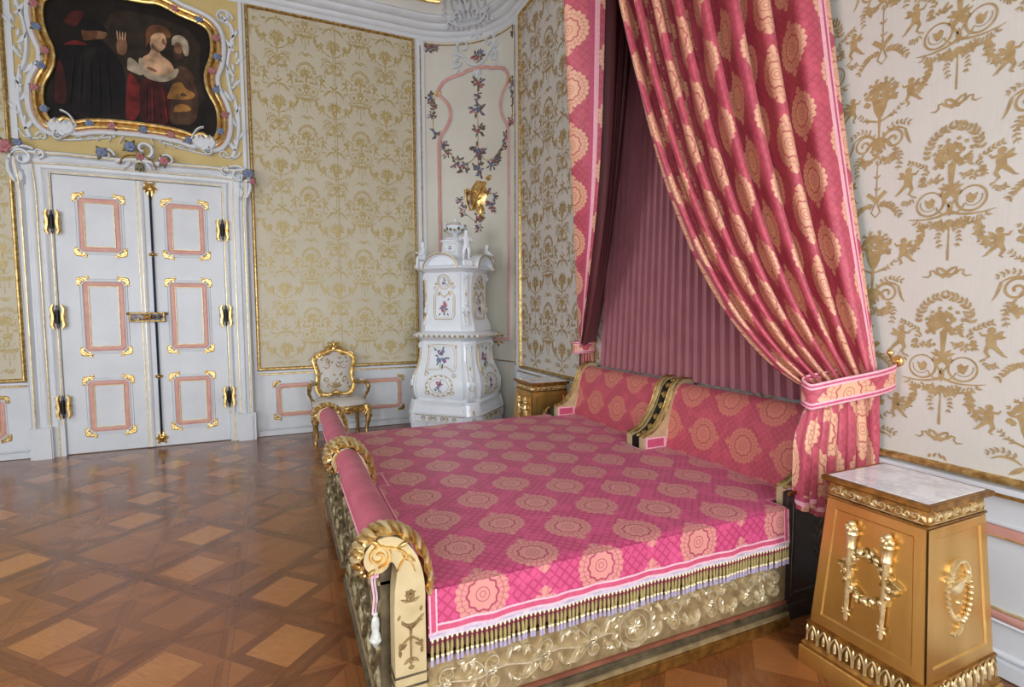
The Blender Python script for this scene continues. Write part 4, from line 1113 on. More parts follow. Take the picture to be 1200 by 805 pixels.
# corner pilasters with console scrolls
for k in range(4):
    a_ = -pi/2+k*pi/2; nx, ny = cos(a_), sin(a_)
    for prof, par, z0, z1, w in ((LOW, low, .50, 1.20, .058), (UPP, upper, 1.40, 2.04, .042)):
        cen = lambda z: (pint(prof, z)*(2-.34))/sqrt(2)
        m = MB(); N = 18; vs = []
        for i in range(N+1):
            z = z0+(z1-z0)*i/N; r = cen(z)
            for t, h in ((-w, -.02), (-w, .012), (-w*.5, .02), (w*.5, .02), (w, .012), (w, -.02)): vs.append((SX+nx*(r+h)-ny*t, SY+ny*(r+h)+nx*t, z))
        fs = [(6*i+j, 6*i+j+1, 6*i+7+j, 6*i+6+j) for i in range(N) for j in range(5)]
        m.add(vs, fs, 'porc')
        mp = lambda a, z, h: (SX+nx*(cen(z)+.02+h)-ny*a, SY+ny*(cen(z)+.02+h)+nx*a, z)
        m.orn([stroke([(f*w*.62, z0+.02+(z1-z0-.04)*i/8) for i in range(9)], .004) for f in (-1, 1)], 'porcgold', mp, .003)
        zz = z0+.16
        m.orn([leaf(0, zz+.08, d, .11, .035) for d in (-pi/2, -pi/2+.5, -pi/2-.5)]+[disc(0, zz+.10, .028), spiral(0, z1-.06, w*.8, .01, 0, 1.2, .016, .01)], 'porc', mp, .022)
        m.orn([stroke(arcp(0, zz+.02, .035, pi, 2*pi, 8, 2), .005), leaf(0, z0+.35, pi/2, .06, .02)], 'porcgold', mp, .012)
        fix_normals(m.build('corner_pilaster', par))
    m = MB(); zb = [(.205, .505), (.22, .508), (.30, .503), (.315, .512), (.46, .478), (.50, .46)]
    cen = lambda z: (pint(zb, z)*(2-.34))/sqrt(2); vs = []
    zz = (.205, .22, .30, .315, .33, .44, .46, .48)
    for z in zz:
        for t, h in ((-.09, -.03), (-.085, .02), (-.03, .035), (.03, .035), (.085, .02), (.09, -.03)): vs.append((SX+nx*(cen(z)+h)-ny*t, SY+ny*(cen(z)+h)+nx*t, z))
    m.add(vs, [(6*i+j, 6*i+j+1, 6*i+7+j, 6*i+6+j) for i in range(7) for j in range(5)]+[(42+j, 43+j, 47, 42) for j in range(1, 4)], 'porc')
    mp = lambda a, z, h: (SX+nx*(cen(z)+.035+h)-ny*a, SY+ny*(cen(z)+.035+h)+nx*a, z)
    m.orn([spiral(0, .265, .024, .006, 0, 1.2, .008, .005), leaf(0, .39, -pi/2, .07, .03)], 'porcgold', mp, .008)
    fix_normals(m.build('base_pilaster', base))
for k in range(4):
    m = MB(); mp = facet(k, [(.2, .50), (.32, .51), (.50, .46)])
    m.orn([spiral(f*.05+q, .262, .03, .008, 0 if f > 0 else pi, f*1.2, .010, .006) for q in (-.16, .0, .16) for f in (-1, 1)]+[stroke([(-.33, .225), (.33, .225)], .006), stroke([(-.33, .305), (.33, .305)], .006)], 'porcgold', mp, .008)
    m.build('gilt_scroll_line', base)
# pedestal, urn
def loft2(m, prof, mat): return loft(m, prof, mat)
m = MB(); loft(m, [(2.13, .24), (2.20, .20), (2.26, .165), (2.30, .155), (2.43, .145), (2.44, .165), (2.46, .165), (2.47, .13), (2.50, .11)], 'porc'); ped = m.build('pedestal', stove)
m = MB()
for k in range(4):
    mp = facet(k, [(2.28, .157), (2.43, .147), (2.6, .14)]); m.orn([stroke([(-.08, 2.31), (-.08, 2.41), (.08, 2.41), (.08, 2.31), (-.08, 2.31)], .006)], 'porcgold', mp, .004)
    flowers(m, (lambda a, z, h, mp=mp: mp(a, z+2.36, h)), 0, 0, .034, 60+k)
m.build('painted_tile_panel', ped)
X = Matrix.Translation((SX, SY, 0))
m = MB(); m.lathe([(.07, 2.49), (.075, 2.50), (.045, 2.515), (.035, 2.535), (.06, 2.55), (.115, 2.575), (.135, 2.60), (.135, 2.62), (.12, 2.63), (.125, 2.645), (.14, 2.65), (.14, 2.66), (.10, 2.67), (.07, 2.685), (.05, 2.70), (.02, 2.71), (.028, 2.725), (.02, 2.74), (.004, 2.75)], 'porc', 20, X)
for a in (0, 1, 2, 3): 
    t = a*pi/2+.3; m.tube([X @ Vector((r*cos(t), r*sin(t), z)) for r, z in ((.12, 2.60), (.165, 2.62), (.16, 2.67), (.13, 2.66))], .012, 'porc', 6)
urn = m.build('urn', stove)
m = MB()
for i in range(16): t = 2*pi*i/16; m.ball((SX+.13*cos(t), SY+.13*sin(t), 2.605-.01*(i % 3)), .020, ('green', 'leaf', 'porcgold')[i % 3], None, (1, 1, 1), 6, 5)
m.tube([(SX+.142*cos(t), SY+.142*sin(t), 2.655) for t in [2*pi*i/20 for i in range(20)]], .005, 'porcgold', 5, closed=True)
m.build('leaf_garland', urn)
# putti: one continuous skinned body each, seated or standing on the cornice corners
def figure(name, joints, bones, mat, parent, sub=2):
    me = bpy.data.meshes.new(name); names = list(joints)
    off = root_loc(parent)
    me.from_pydata([tuple(Vector(joints[n][0])-off) for n in names], [(names.index(a), names.index(b)) for a, b in bones], [])
    me.materials.append(M[mat]); o = bpy.data.objects.new(name, me); COL.objects.link(o); o.parent = parent
    md = o.modifiers.new('skin', 'SKIN'); sv = me.skin_vertices[0].data
    for i, n in enumerate(names): sv[i].radius = (joints[n][1],)*2; sv[i].use_root = (i == 0)
    md.use_smooth_shade = True
    s_ = o.modifiers.new('sub', 'SUBSURF'); s_.levels = sub; s_.render_levels = sub
    return o
def putto(x, y, z, rot, s, pose, parent):
    c, sn = cos(rot), sin(rot)
    P = lambda a, b, h: (x+s*(a*c-b*sn), y+s*(a*sn+b*c), z+s*h)
    J = dict(pelvis=(P(0, 0, .42), .085*s), belly=(P(0, -.03, .52), .092*s), chest=(P(0, 0, .66), .090*s), neck=(P(0, -.01, .755), .042*s), head=(P(0, -.03, .85), .088*s), crown=(P(0, 0, .94), .07*s))
    if pose == 'sit':
        J.update(kneeL=(P(.10, -.22, .42), .055*s), ankL=(P(.12, -.24, .16), .036*s), footL=(P(.13, -.32, .10), .03*s), kneeR=(P(-.12, -.20, .38), .055*s), ankR=(P(-.16, -.16, .12), .036*s), footR=(P(-.18, -.24, .07), .03*s),
                 elL=(P(.20, -.06, .52), .038*s), haL=(P(.14, -.20, .48), .03*s), elR=(P(-.20, -.10, .56), .038*s), haR=(P(-.10, -.24, .58), .03*s))
    else:
        J.update(kneeL=(P(.07, -.06, .22), .055*s), ankL=(P(.08, 0, .05), .036*s), footL=(P(.09, -.08, .02), .03*s), kneeR=(P(-.09, -.02, .22), .055*s), ankR=(P(-.09, .03, .05), .036*s), footR=(P(-.10, -.05, .02), .03*s),
                 elL=(P(.20, -.05, .54), .038*s), haL=(P(.12, -.18, .60), .03*s), elR=(P(-.21, 0, .60), .038*s), haR=(P(-.24, -.08, .74), .03*s))
    J.update(shL=(P(.11, 0, .70), .045*s), shR=(P(-.11, 0, .70), .045*s), hipL=(P(.07, -.02, .38), .07*s), hipR=(P(-.07, -.02, .38), .07*s))
    B = [('pelvis', 'belly'), ('belly', 'chest'), ('chest', 'neck'), ('neck', 'head'), ('head', 'crown'), ('pelvis', 'hipL'), ('pelvis', 'hipR'), ('hipL', 'kneeL'), ('kneeL', 'ankL'), ('ankL', 'footL'), ('hipR', 'kneeR'), ('kneeR', 'ankR'), ('ankR', 'footR'), ('chest', 'shL'), ('shL', 'elL'), ('elL', 'haL'), ('chest', 'shR'), ('shR', 'elR'), ('elR', 'haR')]
    return figure('putto_figure', J, B, 'porc', parent)
for k, (an, pose) in enumerate(((-pi, 'sit'), (-pi/2, 'stand'), (0, 'sit'), (pi/2, 'sit'))):
    r = .42; x, y = SX+r*cos(an), SY+r*sin(an)
    m = MB(); m.box(x-.06, x+.06, y-.06, y+.06, 2.11, 2.19, 'porc', bev=.01); b_ = m.build('putto_plinth', stove)
    putto(x, y, 2.19 if pose == 'stand' else 2.08, an+pi/2, .38, pose, b_)

# ------------------------------------------------------------------ gilt armchair against the back wall
chair = thing('gilt_armchair', 'carved gilt armchair in pale brocade standing against the back wall beside the stove', 'chair', (.62, 6.82, 0))
CM = Matrix.Translation((.62, 6.79, 0)) @ Matrix.Rotation(radians(3), 4, 'Z')
cp_ = lambda x, y, z: CM @ Vector((x, y, z))
# local: x right, -y front, seat front y=-.27, back y=.24
m = MB()
ss = [(-.31, -.25), (-.33, -.10), (-.27, .20), (.27, .20), (.33, -.10), (.31, -.25), (.16, -.31), (0, -.325), (-.16, -.31)]
sg = smooth2(ss+[ss[0]], 2)[1:-1]
m.prism(sg, 'z', .345, .435, 'oldgold', CM)
fs_ = m.build('seat_frame', chair); fix_normals(fs_)
m = MB()
mpf = lambda a, b, h: cp_(a, -.325+.25*a*a*2-h, b)
m.orn([leaf(0, .39, d, .12, .05) for d in (.2, pi-.2, -.5, pi+.5, -pi/2)]+[disc(0, .38, .03)]+[spiral(f*.17, .37, .035, .01, 0, f*1.2, .016, .01) for f in (-1, 1)]+[leaf(f*.27, .38, -pi/2+q, .08, .03) for f in (-1, 1) for q in (-.4, .4)]+[leaf(f*.1, .36, -pi/2, .06, .03) for f in (-1, 1)], 'gold', mpf, .02)
m.build('carved_apron', fs_)
def cushion(m, outline, zf, h, mat, X, n=6):
    cx = sum(p[0] for p in outline)/len(outline); cy = sum(p[1] for p in outline)/len(outline)
    vs = []; N = len(outline)
    for k in range(n+1):
        t = k/n; s_ = cos(t*pi/2)**.55 if k < n else .0; zz = zf+h*sin(t*pi/2)
        for x, y in outline: vs.append((cx+(x-cx)*s_, cy+(y-cy)*s_, zz))
    fs = [(k*N+i, k*N+(i+1) % N, (k+1)*N+(i+1) % N, (k+1)*N+i) for k in range(n) for i in range(N)]
    return m.add(vs, fs, mat, X)
m = MB(); cushion(m, sg, .435, .085, 'brocade', CM)
m.add([CM @ Vector((x, y, .435)) for x, y in sg], [list(range(len(sg)))[::-1]], 'brocade')
sp = lambda a, b, h: cp_(a, b, .435+.085*sin(min(1, max(0, 1-(hypot(a/.33, (b+.05)/.28))**2.2))*pi/2)+h+.003)
m.orn([leaf(x, y, a, .05, .02) for x, y, a in [(R_.uniform(-.22, .22), R_.uniform(-.24, .12), R_.uniform(0, 6.28)) for _ in range(46)]]+[spiral(f*.1, -.12, .05, .01, 0, f*1.2, .012, .008) for f in (-1, 1)], 'motifdk', sp, .002, .003)
seat = m.build('seat', chair, angle=60)
def cab(m, P, W, mat): m.tube([cp_(*p) for p in P], W, mat, 10)
for f in (-1, 1):
    m = MB(); x = f*.295
    P = [(x, -.24, .42), (x+f*.015, -.26, .36), (x+f*.02, -.275, .30), (x+f*.008, -.265, .20), (x-f*.005, -.25, .12), (x, -.26, .06), (x+f*.015, -.285, .03), (x+f*.015, -.29, .0)]
    cab(m, P, [.042, .046, .040, .028, .022, .022, .028, .022], 'oldgold')
    lg = m.build('leg', chair)
    m = MB(); m.orn([leaf(0, .38, -pi/2+d, .13, .035) for d in (-.45, 0, .45)]+[disc(0, .36, .03), spiral(0, .05, .022, .006, 0, 1.2, .012, .008)], 'gold', lambda a, b, h: cp_(x+f*.01+a, -.296-h+.04*(abs(b-.3)*1.2), b), .018); m.build('carved_leaf', lg)
    m = MB(); cab(m, [(f*.25, .18, .42), (f*.255, .19, .25), (f*.265, .21, .1), (f*.27, .23, 0)], [.032, .028, .022, .024], 'oldgold'); m.build('leg', chair)
    m = MB()
    P = [(f*.245, .17, .66), (f*.285, .08, .685), (f*.325, -.03, .68), (f*.345, -.10, .655), (f*.355, -.135, .63), (f*.345, -.13, .61)]
    cab(m, P, [.024, .026, .026, .028, .024, .014], 'oldgold')
    ar = m.build('armrest', chair)
    m = MB(); cab(m, [(f*.285, .08, .695), (f*.305, .03, .705), (f*.325, -.03, .70)], [.018, .026, .018], 'brocade'); m.build('arm_pad', ar)
    m = MB(); cab(m, [(f*.345, -.12, .64), (f*.352, -.10, .58), (f*.325, -.06, .52), (f*.30, -.05, .46), (f*.30, -.06, .42)], [.026, .020, .018, .022, .026], 'oldgold'); m.build('arm_support', chair)
# back: shaped frame, padding, crest
bk = [(-.17, .52), (-.20, .56), (-.225, .62), (-.205, .70), (-.20, .78), (-.225, .88), (-.245, .95), (-.21, 1.01), (-.12, 1.045), (-.05, 1.075), (0, 1.08), (.05, 1.075), (.12, 1.045), (.21, 1.01), (.245, .95), (.225, .88), (.20, .78), (.205, .70), (.225, .62), (.20, .56), (.17, .52), (.09, .505), (.03, .53), (0, .545), (-.03, .53), (-.09, .505)]
bks = smooth2(bk+[bk[0]], 2)[1:-1]
mb_ = lambda a, b, h: cp_(a, .19+(b-.5)*.16-h, b)
m = MB(); m.tube([mb_(a, b, 0) for a, b in bks], .028, 'oldgold', 8, closed=True); m.tube([mb_(a*1.11, .78+(b-.78)*1.085, .012) for a, b in bks], .011, 'gold', 6, closed=True)
bf = m.build('back_frame', chair)
m = MB(); m.orn([leaf(0, 1.10, d, .11, .045) for d in (pi/2, pi/2+.7, pi/2-.7, .1, pi-.1)]+[disc(0, 1.10, .04), leaf(.03, 1.06, -.5, .12, .05), leaf(-.03, 1.06, pi+.5, .12, .05)]+[spiral(f*.19, 1.015, .04, .01, 0, f*1.2, .018, .01) for f in (-1, 1)]+[leaf(f*.235, .9-.1*k, -pi/2-f*.4, .09, .035) for k in range(3) for f in (-1, 1)]+[leaf(0, .53, d, .08, .035) for d in (0, pi, pi/2)], 'gold', mb_, .045); m.build('crest_carving', bf)
m = MB(); cb = [(a*.93, .78+(b-.78)*.93) for a, b in bks]; N = len(cb); vs = []
for k, (s_, h) in enumerate(((1, 0), (.9, .022), (.6, .036), (.25, .042))):
    vs += [mb_(a*s_, .78+(b-.78)*s_, h) for a, b in cb]
m.add(vs, [(k*N+i, k*N+(i+1) % N, (k+1)*N+(i+1) % N, (k+1)*N+i) for k in range(3) for i in range(N)]+[[3*N+i for i in range(N)]], 'brocade'); m.add([mb_(a, b, -.012) for a, b in cb], [list(range(N))], 'brocade')
pass
rb = random.Random(5); it = []
for f in (-1, 1):
    it += [spiral(f*.11, .88, .05, .012, pi/2, f*1.2, .012, .008), spiral(f*.12, .70, .04, .01, -pi/2, -f*1.2, .012, .008)]+[leaf(f*rb.uniform(.03, .16), rb.uniform(.60, .98), rb.uniform(0, 6), .05, .02) for _ in range(14)]
it += [leaf(0, .60, d, .09, .03) for d in (.4, 1.0, 1.57, 2.14, 2.7)]
m.orn(it, 'motifdk', lambda a, b, h: mb_(a, b, .043-.42*(a*a)-.22*(b-.78)**2+h), .002); bp = m.build('backrest', chair, angle=60)

# ------------------------------------------------------------------ pedestal nightstands
def nightstand():
    r = thing('pedestal_nightstand', 'large tapering gilt pedestal nightstand with marble top and torch relief in the right foreground', 'nightstand', (2.36, 1.285, 0), 'gilt pedestal nightstands flanking the bed')
    cx, cy = 2.36, 1.285
    W0, W1 = .228, .192; D0, D1 = .225, .190           # half extents bottom / top along x and y
    z0, z1 = .20, .775
    def rect(hx, hy, z): return [(cx-hx, cy-hy, z), (cx+hx, cy-hy, z), (cx+hx, cy+hy, z), (cx-hx, cy+hy, z)]
    def stack(m, L, mat):
        vs = [p for hx, hy, z in L for p in rect(hx, hy, z)]
        fs = [(4*k+i, 4*k+(i+1) % 4, 4*k+4+(i+1) % 4, 4*k+4+i) for k in range(len(L)-1) for i in range(4)]+[(3, 2, 1, 0), tuple(4*(len(L)-1)+i for i in range(4))]
        m.add(vs, fs, mat)
    m = MB(); stack(m, [(.262, .257, 0), (.262, .257, .075), (.258, .253, .082), (.250, .245, .085), (.250, .245, .088)], 'brass'); m.build('plinth', r)
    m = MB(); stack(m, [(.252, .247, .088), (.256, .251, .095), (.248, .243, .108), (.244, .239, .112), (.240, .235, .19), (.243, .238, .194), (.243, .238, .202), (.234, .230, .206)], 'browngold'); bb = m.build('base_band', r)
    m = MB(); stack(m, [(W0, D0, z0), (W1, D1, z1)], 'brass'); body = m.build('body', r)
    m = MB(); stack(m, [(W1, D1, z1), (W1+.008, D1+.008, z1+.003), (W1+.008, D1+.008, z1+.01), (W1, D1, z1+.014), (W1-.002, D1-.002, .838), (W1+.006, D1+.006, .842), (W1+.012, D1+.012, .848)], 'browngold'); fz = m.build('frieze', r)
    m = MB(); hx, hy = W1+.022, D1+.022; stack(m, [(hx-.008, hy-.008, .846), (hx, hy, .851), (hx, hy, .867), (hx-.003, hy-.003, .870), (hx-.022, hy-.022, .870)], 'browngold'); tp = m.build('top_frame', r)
    m = MB(); stack(m, [(hx-.022, hy-.022, .868), (hx-.022, hy-.022, .8725)], 'marble'); m.build('marble_top', r, smooth=False)
    # map for the four faces
    def face(k):
        def mp(a, b, h):
            t = (b-z0)/(z1-z0); ex = W0+(W1-W0)*t; ey = D0+(D1-D0)*t
            return {0: (cx+a, cy-ey-h, b), 1: (cx-ex-h, cy-a, b), 2: (cx-a, cy+ey+h, b), 3: (cx+ex+h, cy+a, b)}[k]
        return mp
    for k in range(4):
        mp = face(k); hw = .185 if k % 2 == 0 else .182
        # raised border of the panel
        m = MB()
        def trap(e, b, w): 
            t = (b-z0)/(z1-z0); return ((W0 if k % 2 == 0 else D0)*(1-t)+(W1 if k % 2 == 0 else D1)*t)-e
        for (e0, e1, h) in ((.0, .040, .006),):
            pts = [(-1, .205), (1, .205), (1, .772), (-1, .772)]
            out = [(s_*trap(e0, b, 0), b, h) for s_, b in pts]; bi = [.250, .250, .735, .735]
            inn = [(s_*trap(e1, bb_, 0), bb_, h) for (s_, b), bb_ in zip(pts, bi)]; inn2 = [(s_*trap(e1+.006, bb_, 0), bb_+(.006 if bb_ < .5 else -.006), 0) for (s_, b), bb_ in zip(pts, bi)]
            m.add(out+inn+inn2, [(i, (i+1) % 4, 4+(i+1) % 4, 4+i) for i in range(4)]+[(4+i, 4+(i+1) % 4, 8+(i+1) % 4, 8+i) for i in range(4)], 'brass', None, None, mp)
        m.build('panel_border', body)
        if k % 2:    # torches and wreath
            m = MB()
            for a in (-.070, .070):
                m.tube([mp(a, z, .014) for z in (.29, .30, .33, .36, .45, .58, .60)], [.006, .009, .007, .009, .010, .014, .015], 'palegold', 8)
                m.tube([mp(a, z, .016) for z in (.595, .60, .61, .615, .655, .66, .67)], [.013, .020, .020, .017, .021, .025, .022], 'palegold', 10)
                for q in range(9):
                    t = 2*pi*q/9; m.ball(mp(a+.017*cos(t), .682+.005*sin(q*2.1), .02+.012*sin(t)), .0105, 'palegold', None, (1, 1, 1.2), 6, 5)
                m.ball(mp(a, .70, .02), .016, 'palegold', None, (1, 1, 1), 8, 6)
                m.orn([leaf(a, .33, d, .022, .012) for d in (.6, 2.5, -.6, -2.5)]+[leaf(a, z, d, .02, .008) for z in (.40, .44, .48, .52, .56) for d in (.9, 2.24)], 'palegold', lambda x, y, h: mp(x, y, h+.012), .010)
            m.build('torch_relief', body)
            m = MB(); rr = random.Random(9)
            for q in range(96):
                t = 2*pi*q/96; ra = .082+rr.uniform(-.008, .008); a, b = ra*cos(t), .50+ra*sin(t)*1.12
                if q % 6 == 0: m.ball(mp(a, b, .014), .013, 'palegold', None, (1, 1, 1), 7, 5)
                else: m.orn([leaf(a, b, t+pi/2+rr.uniform(-.9, .9), .036, .021)], 'oldgold' if q % 2 else 'palegold', mp, .022)
            for q in range(14):
                m.orn([leaf(.085+rr.uniform(-.02, .02), .50+rr.uniform(-.03, .03), rr.uniform(0, 6.3), .04, .024), leaf(-.085+rr.uniform(-.015, .015), .50+rr.uniform(-.03, .03), rr.uniform(0, 6.3), .035, .016)], 'oldgold', mp, .026)
            m.build('wreath_relief', body)
        else:        # bowl and serpent in an oval of beads
            m = MB(); O = [(.0+.075*sin(t), .495-.11*cos(t)) for t in [2*pi*q/30 for q in range(30)]]
            for q, (a, b) in enumerate(O):
                if b < .58 and a > 0: m.ball(mp(a, b, .006), .0105, 'palegold', None, (1, 1, 1), 7, 5)
                elif b < .56: m.orn([leaf(a, b, 1.9+.8*(b-.4)*3, .030, .014), leaf(a, b, 1.0, .022, .012)], 'palegold', mp, .010)
            m.orn([stroke([(-.055, .575), (-.045, .60), (-.01, .622), (.03, .618), (.055, .59), (.06, .56), (.045, .53)], [.012, .015, .018, .018, .018, .015, .010])], 'palegold', mp, .016)
            m.orn([('p', [(-.055, .53), (.05, .548), (.04, .515), (.01, .495), (-.02, .492), (-.045, .508)]), stroke([(-.06, .532), (.055, .552)], .010), disc(.0, .462, .018, 8, .6), stroke(bez((.0, .38), (.02, .355), (-.03, .345)), [.010]*12+[.014]), leaf(-.03, .346, 3.0, .03, .018)], 'palegold', mp, .013)
            m.orn([leaf(-.055, .57, d, .035, .02) for d in (0, 1.2, 2.4, 3.6, 4.8)]+[disc(-.055, .57, .014)], 'palegold', mp, .018)
            m.build('bowl_medallion', body)
        # pointed-arch band
        mbp = lambda a, b, h, k=k: {0: (cx+a, cy-.243-h+(b-.11)*.05, b), 1: (cx-.248-h+(b-.11)*.05, cy-a, b), 2: (cx-a, cy+.243+h-(b-.11)*.05, b), 3: (cx+.248+h-(b-.11)*.05, cy+a, b)}[k]
        m = MB(); n_ = 9; st = .46/n_
        for q in range(n_):
            c_ = -.23+st*(q+.5)
            m.orn([stroke([(c_-st*.46, .114), (c_-st*.42, .15), (c_-st*.2, .175), (c_, .188)], .007), stroke([(c_+st*.46, .114), (c_+st*.42, .15), (c_+st*.2, .175), (c_, .188)], .007), leaf(c_, .118, pi/2, .055, .016), leaf(c_-st*.5, .185, -pi/2, .04, .014), disc(c_, .13, .007, 7)], 'palegold', mbp, .006)
        m.build('arch_relief', bb)
        mfp = lambda a, b, h, k=k: {0: (cx+a, cy-D1-h+.001, b), 1: (cx-W1-h+.001, cy-a, b), 2: (cx-a, cy+D1+h-.001, b), 3: (cx+W1+h-.001, cy+a, b)}[k]
        m = MB(); it = []
        hw = (W1 if k % 2 == 0 else D1)-.01
        for q in range(6):
            c_ = -hw+2*hw*(q+.5)/6; s_ = 1 if q % 2 else -1
            it += [spiral(c_, .814, .017, .005, -s_*pi/2, s_*1.15, .007, .005), leaf(c_-.012, .814-s_*.012, s_*2.2, .035, .016), leaf(c_+.02, .814+s_*.01, -s_*1.0, .03, .014), leaf(c_+.005, .81, s_*.4, .035, .014)]
        it += [stroke([(-hw, .792), (hw, .792)], .004)]
        m.orn(it, 'palegold', mfp, .009); m.build('scroll_relief', fz)
    return r
ns = nightstand()
ns2 = copy_tree(ns, None, (2.42, 4.73, 0)); ns2['label'] = 'gilt pedestal nightstand with marble top beyond the far end of the headboard'
# ------------------------------------------------------------------ double bed
Y0, YM, Y1 = 1.77, 3.03, 4.29
bed = thing('double_bed', 'wide gilt sleigh-style double bed with rose upholstered rolls and headboards', 'bed', (1.4, YM, 0))
# side rails with carved vine
def side_rail(y, s):
    # s=-1 faces the camera side
    m = MB(); ys = lambda h: y+s*h
    def bx(x0, x1, h0, h1, z0, z1, mat, bev=0): a, b = sorted((ys(h0), ys(h1))); m.box(x0, x1, a, b, z0, z1, mat, bev=bev)
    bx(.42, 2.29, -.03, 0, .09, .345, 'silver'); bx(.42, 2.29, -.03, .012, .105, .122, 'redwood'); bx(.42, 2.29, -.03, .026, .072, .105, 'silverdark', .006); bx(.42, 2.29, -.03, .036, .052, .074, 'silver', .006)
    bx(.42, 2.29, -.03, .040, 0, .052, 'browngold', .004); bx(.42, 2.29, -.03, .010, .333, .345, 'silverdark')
    o = m.build('side_rail', bed)
    m = MB(); mp = (lambda a, b, h: (a, ys(h), b)) if s < 0 else (lambda a, b, h: (a, ys(h), b))
    c = 1.355; it = []
    it += [('s', arcp(c, .228, .085, 0, 2*pi, 32, 1.0), .016), ('s', arcp(c, .228, .055, 0, 2*pi, 26), .007), disc(c, .228, .014)]
    it += [leaf(c, .228, 2*pi*k/8, .045, .022) for k in range(8)]+[leaf(c+.085*cos(2*pi*k/14), .228+.085*sin(2*pi*k/14), 2*pi*k/14+.9, .045, .02) for k in range(14) if abs(sin(2*pi*k/14)) < .95]
    rr = random.Random(4)
    for f in (-1, 1):
        h = [stroke([(.10+.02*k, .228+.010*sin(k*.55)-c*0) for k in range(42)], [.011]*42)]
        for j, x0 in enumerate((.21, .43, .66, .84)):
            for g in (-1, 1):
                h += [spiral(x0, .228+g*.036, .038, .010, g*(-pi*.5), g*1.25, .011, .008, 20), leaf(x0-.06, .228+g*.015, g*1.9, .065, .024), leaf(x0+.06, .228+g*.02, g*.8, .06, .024), leaf(x0+.075, .228+g*.01, g*1.5, .07, .022), leaf(x0-.075, .228+g*.05, g*2.6, .05, .02), leaf(x0+.10, .228+g*.06, g*.2, .045, .018)]
                h += [stroke(bez((x0+.02, .228), (x0+.08, .228+g*.10), (x0+.13, .228+g*.05), 8), .008), spiral(x0+.125, .228+g*.068, .016, .004, 0, g*1.1, .007, .005, 12)]
            h += flower(x0, .228, .022, 6)+[disc(x0, .228, .010, 7)]
            h += [leaf(x0+rr.uniform(-.1, .1), .228+rr.uniform(-.08, .08), rr.uniform(0, 6.3), .04, .016) for _ in range(5)]
        sh = [(i[0], [(f*p[0]+c, p[1]) for p in i[1]][::(1 if f > 0 else -1)])+((i[2],) if i[0] == 's' else ()) for i in h]
        it += [i for i in sh if all(.43 < p[0] < 2.25 and .125 < p[1] < .33 for p in i[1])]
    m.orn(it, 'relief', mp, .018); r_ = m.build('carved_vine', o); fix_normals(r_)
    return o
side_rail(Y0, -1); side_rail(Y1, 1)
m = MB(); m.box(.44, 2.5, Y0+.01, Y1-.01, .10, .585, 'lining', bev=.02); m.build('mattress', bed)
